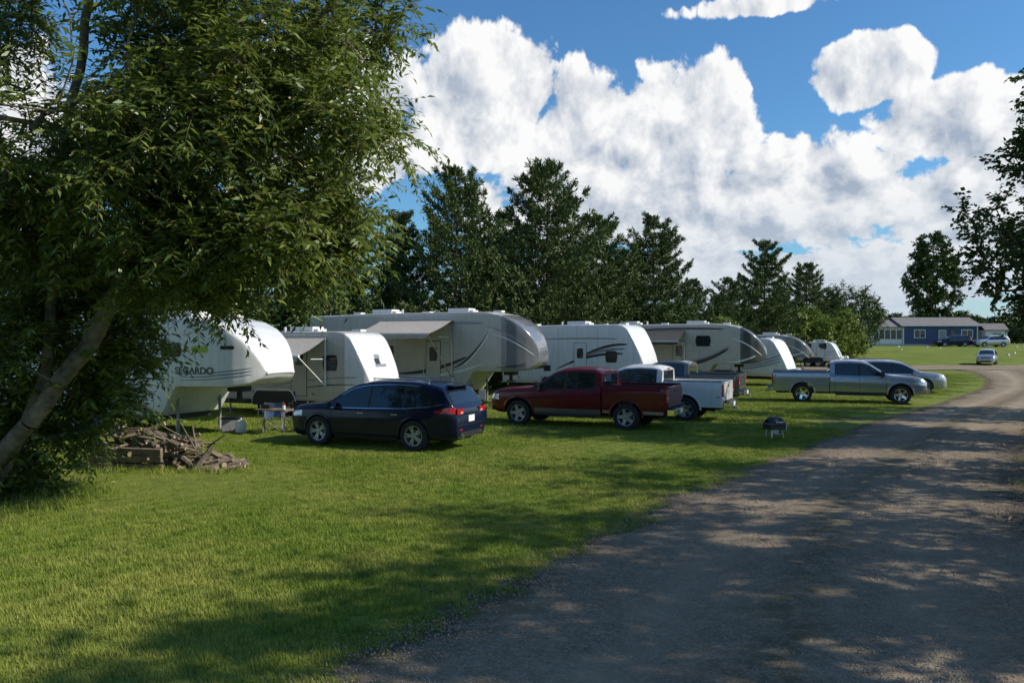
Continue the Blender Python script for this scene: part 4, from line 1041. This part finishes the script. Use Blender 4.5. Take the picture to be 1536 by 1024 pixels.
# ------------------------------------------------------------------ world, sun, camera
EL=35;AZ=97
w=bpy.data.worlds.new('World');sc.world=w;w.use_nodes=True;nt=NT(w.node_tree)
bg=w.node_tree.nodes['Background']
sky=nt.n('ShaderNodeTexSky',sky_type='NISHITA');sky.sun_disc=False;sky.sun_elevation=rad(EL);sky.sun_rotation=rad(AZ);sky.air_density=1.1;sky.dust_density=.5;sky.ozone_density=2.2
g=nt.n('ShaderNodeTexCoord').outputs['Generated']
sp=nt.n('ShaderNodeSeparateXYZ');nt.l(g,sp.inputs[0]);x,y,z=sp.outputs
U=nt.m('MULTIPLY',nt.m('ARCTAN2',x,y),57.2958)
VV=nt.m('MULTIPLY',nt.m('ARCSINE',z),57.2958)
acc=None
blobs=[(-1.7,16.6,6.3,4.5,1),(5.0,14.2,6.5,4.0,1),(12.2,14.0,5.6,4.9,1),(20,9.8,7.5,4.0,1),(11,9.0,14,3.6,1),(23.6,16.9,4.2,2.3,.95),(29.2,13.4,6.0,2.7,1),(31,8.5,8,3.2,1),(16.8,21.8,6.5,1.0,.45),(-12,15,8,5,1),(20,4.0,30,3.0,.7),
       (48,13,10,6,1),(-45,13,20,6,1),(105,13,30,6,1),(-130,13,34,6,1)]
for (u0,v0,a_,b_,wt) in blobs:
    du=nt.m('MULTIPLY_ADD',U,1/a_,-u0/a_);dv=nt.m('MULTIPLY_ADD',VV,1/b_,-v0/b_)
    q=nt.m('SUBTRACT',wt,nt.m('MULTIPLY_ADD',du,du,nt.m('MULTIPLY',dv,dv)))
    acc=q if acc is None else nt.m('MAXIMUM',acc,q)
acc=nt.m('MAXIMUM',acc,-1.4)
def detail(du_,dv_):
    qy=nt.m('MULTIPLY',nt.m('LOGARITHM',nt.m('MAXIMUM',nt.m('ADD',VV,6+dv_),.5),2.71828),18/57.3)
    cb=nt.n('ShaderNodeCombineXYZ');nt.l(nt.m('MULTIPLY_ADD',U,1/57.3,du_/57.3),cb.inputs[0]);nt.l(qy,cb.inputs[1])
    nd=nt.n('ShaderNodeTexNoise',noise_dimensions='2D');nd.inputs['Scale'].default_value=16;nd.inputs['Detail'].default_value=3;nt.l(cb.outputs[0],nd.inputs['Vector'])
    vm=nt.n('ShaderNodeVectorMath',operation='MULTIPLY_ADD');nt.l(nd.outputs['Color'],vm.inputs[0]);vm.inputs[1].default_value=(.06,.06,.06);nt.l(cb.outputs[0],vm.inputs[2])
    vo=nt.n('ShaderNodeTexVoronoi',voronoi_dimensions='2D');vo.feature='F1';vo.inputs['Scale'].default_value=12;vo.inputs['Detail'].default_value=3.0;vo.inputs['Roughness'].default_value=.5;vo.inputs['Lacunarity'].default_value=2.15
    nt.l(vm.outputs[0],vo.inputs['Vector'])
    bil=nt.m('SUBTRACT',.80,vo.outputs['Distance'])
    fb=nt.m('SUBTRACT',nt.noise(cb.outputs[0],10,7,.62,dims='2D'),.5)
    return nt.m('ADD',nt.m('MULTIPLY',bil,.52),nt.m('MULTIPLY',fb,1.45))
e0=detail(0.0,0.0);e1=detail(.9,1.2)
d0=nt.m('ADD',nt.m('MULTIPLY_ADD',acc,.6,.10),e0)
mask=nt.mr(d0,0,.16,smooth=True)
lit=nt.mr(nt.m('ADD',nt.m('SUBTRACT',e0,e1),nt.m('MULTIPLY',nt.m('SUBTRACT',.5,acc),.14)),-.46,.20)
vs=nt.mr(VV,6,16,-.18,.10)
lit=nt.m('ADD',lit,vs,clamp=True)
S=1/.12
def sc3(c,k=S): return tuple(q*k for q in c)
cc=nt.mix(lit,sc3((.38,.45,.56)),sc3((1.0,.995,.985))); cc=nt.mix(nt.mr(VV,10,2,0,.75),cc,sc3((.60,.67,.76)))
skc=nt.mix(1.0,sky.outputs[0],(.52,.88,1.15),'MULTIPLY')
out=nt.mix(nt.m('MULTIPLY',mask,.97),skc,cc)
hz=nt.mr(VV,6,0,0,.6); out=nt.mix(hz,out,sc3((.58,.68,.80)))
nt.l(out,bg.inputs[0]);bg.inputs[1].default_value=.12
w.cycles.sampling_method='MANUAL';w.cycles.sample_map_resolution=512
s=bpy.data.lights.new('sun','SUN');s.energy=5.0;s.angle=rad(.53);s.color=(1,.92,.79)
so=bpy.data.objects.new('sun',s);COL.objects.link(so)
ts=Vector((math.cos(rad(EL))*math.sin(rad(AZ)),math.cos(rad(EL))*math.cos(rad(AZ)),math.sin(rad(EL))))
so.rotation_euler=(-ts).to_track_quat('-Z','Y').to_euler()
cam=bpy.data.cameras.new('camera');cam.lens=28.125;cam.sensor_width=36;cam.clip_end=6000;cam.clip_start=.1
co=bpy.data.objects.new('camera',cam);COL.objects.link(co);co.location=(0,0,2.75);co.rotation_euler=(rad(89.9),0,0);sc.camera=co
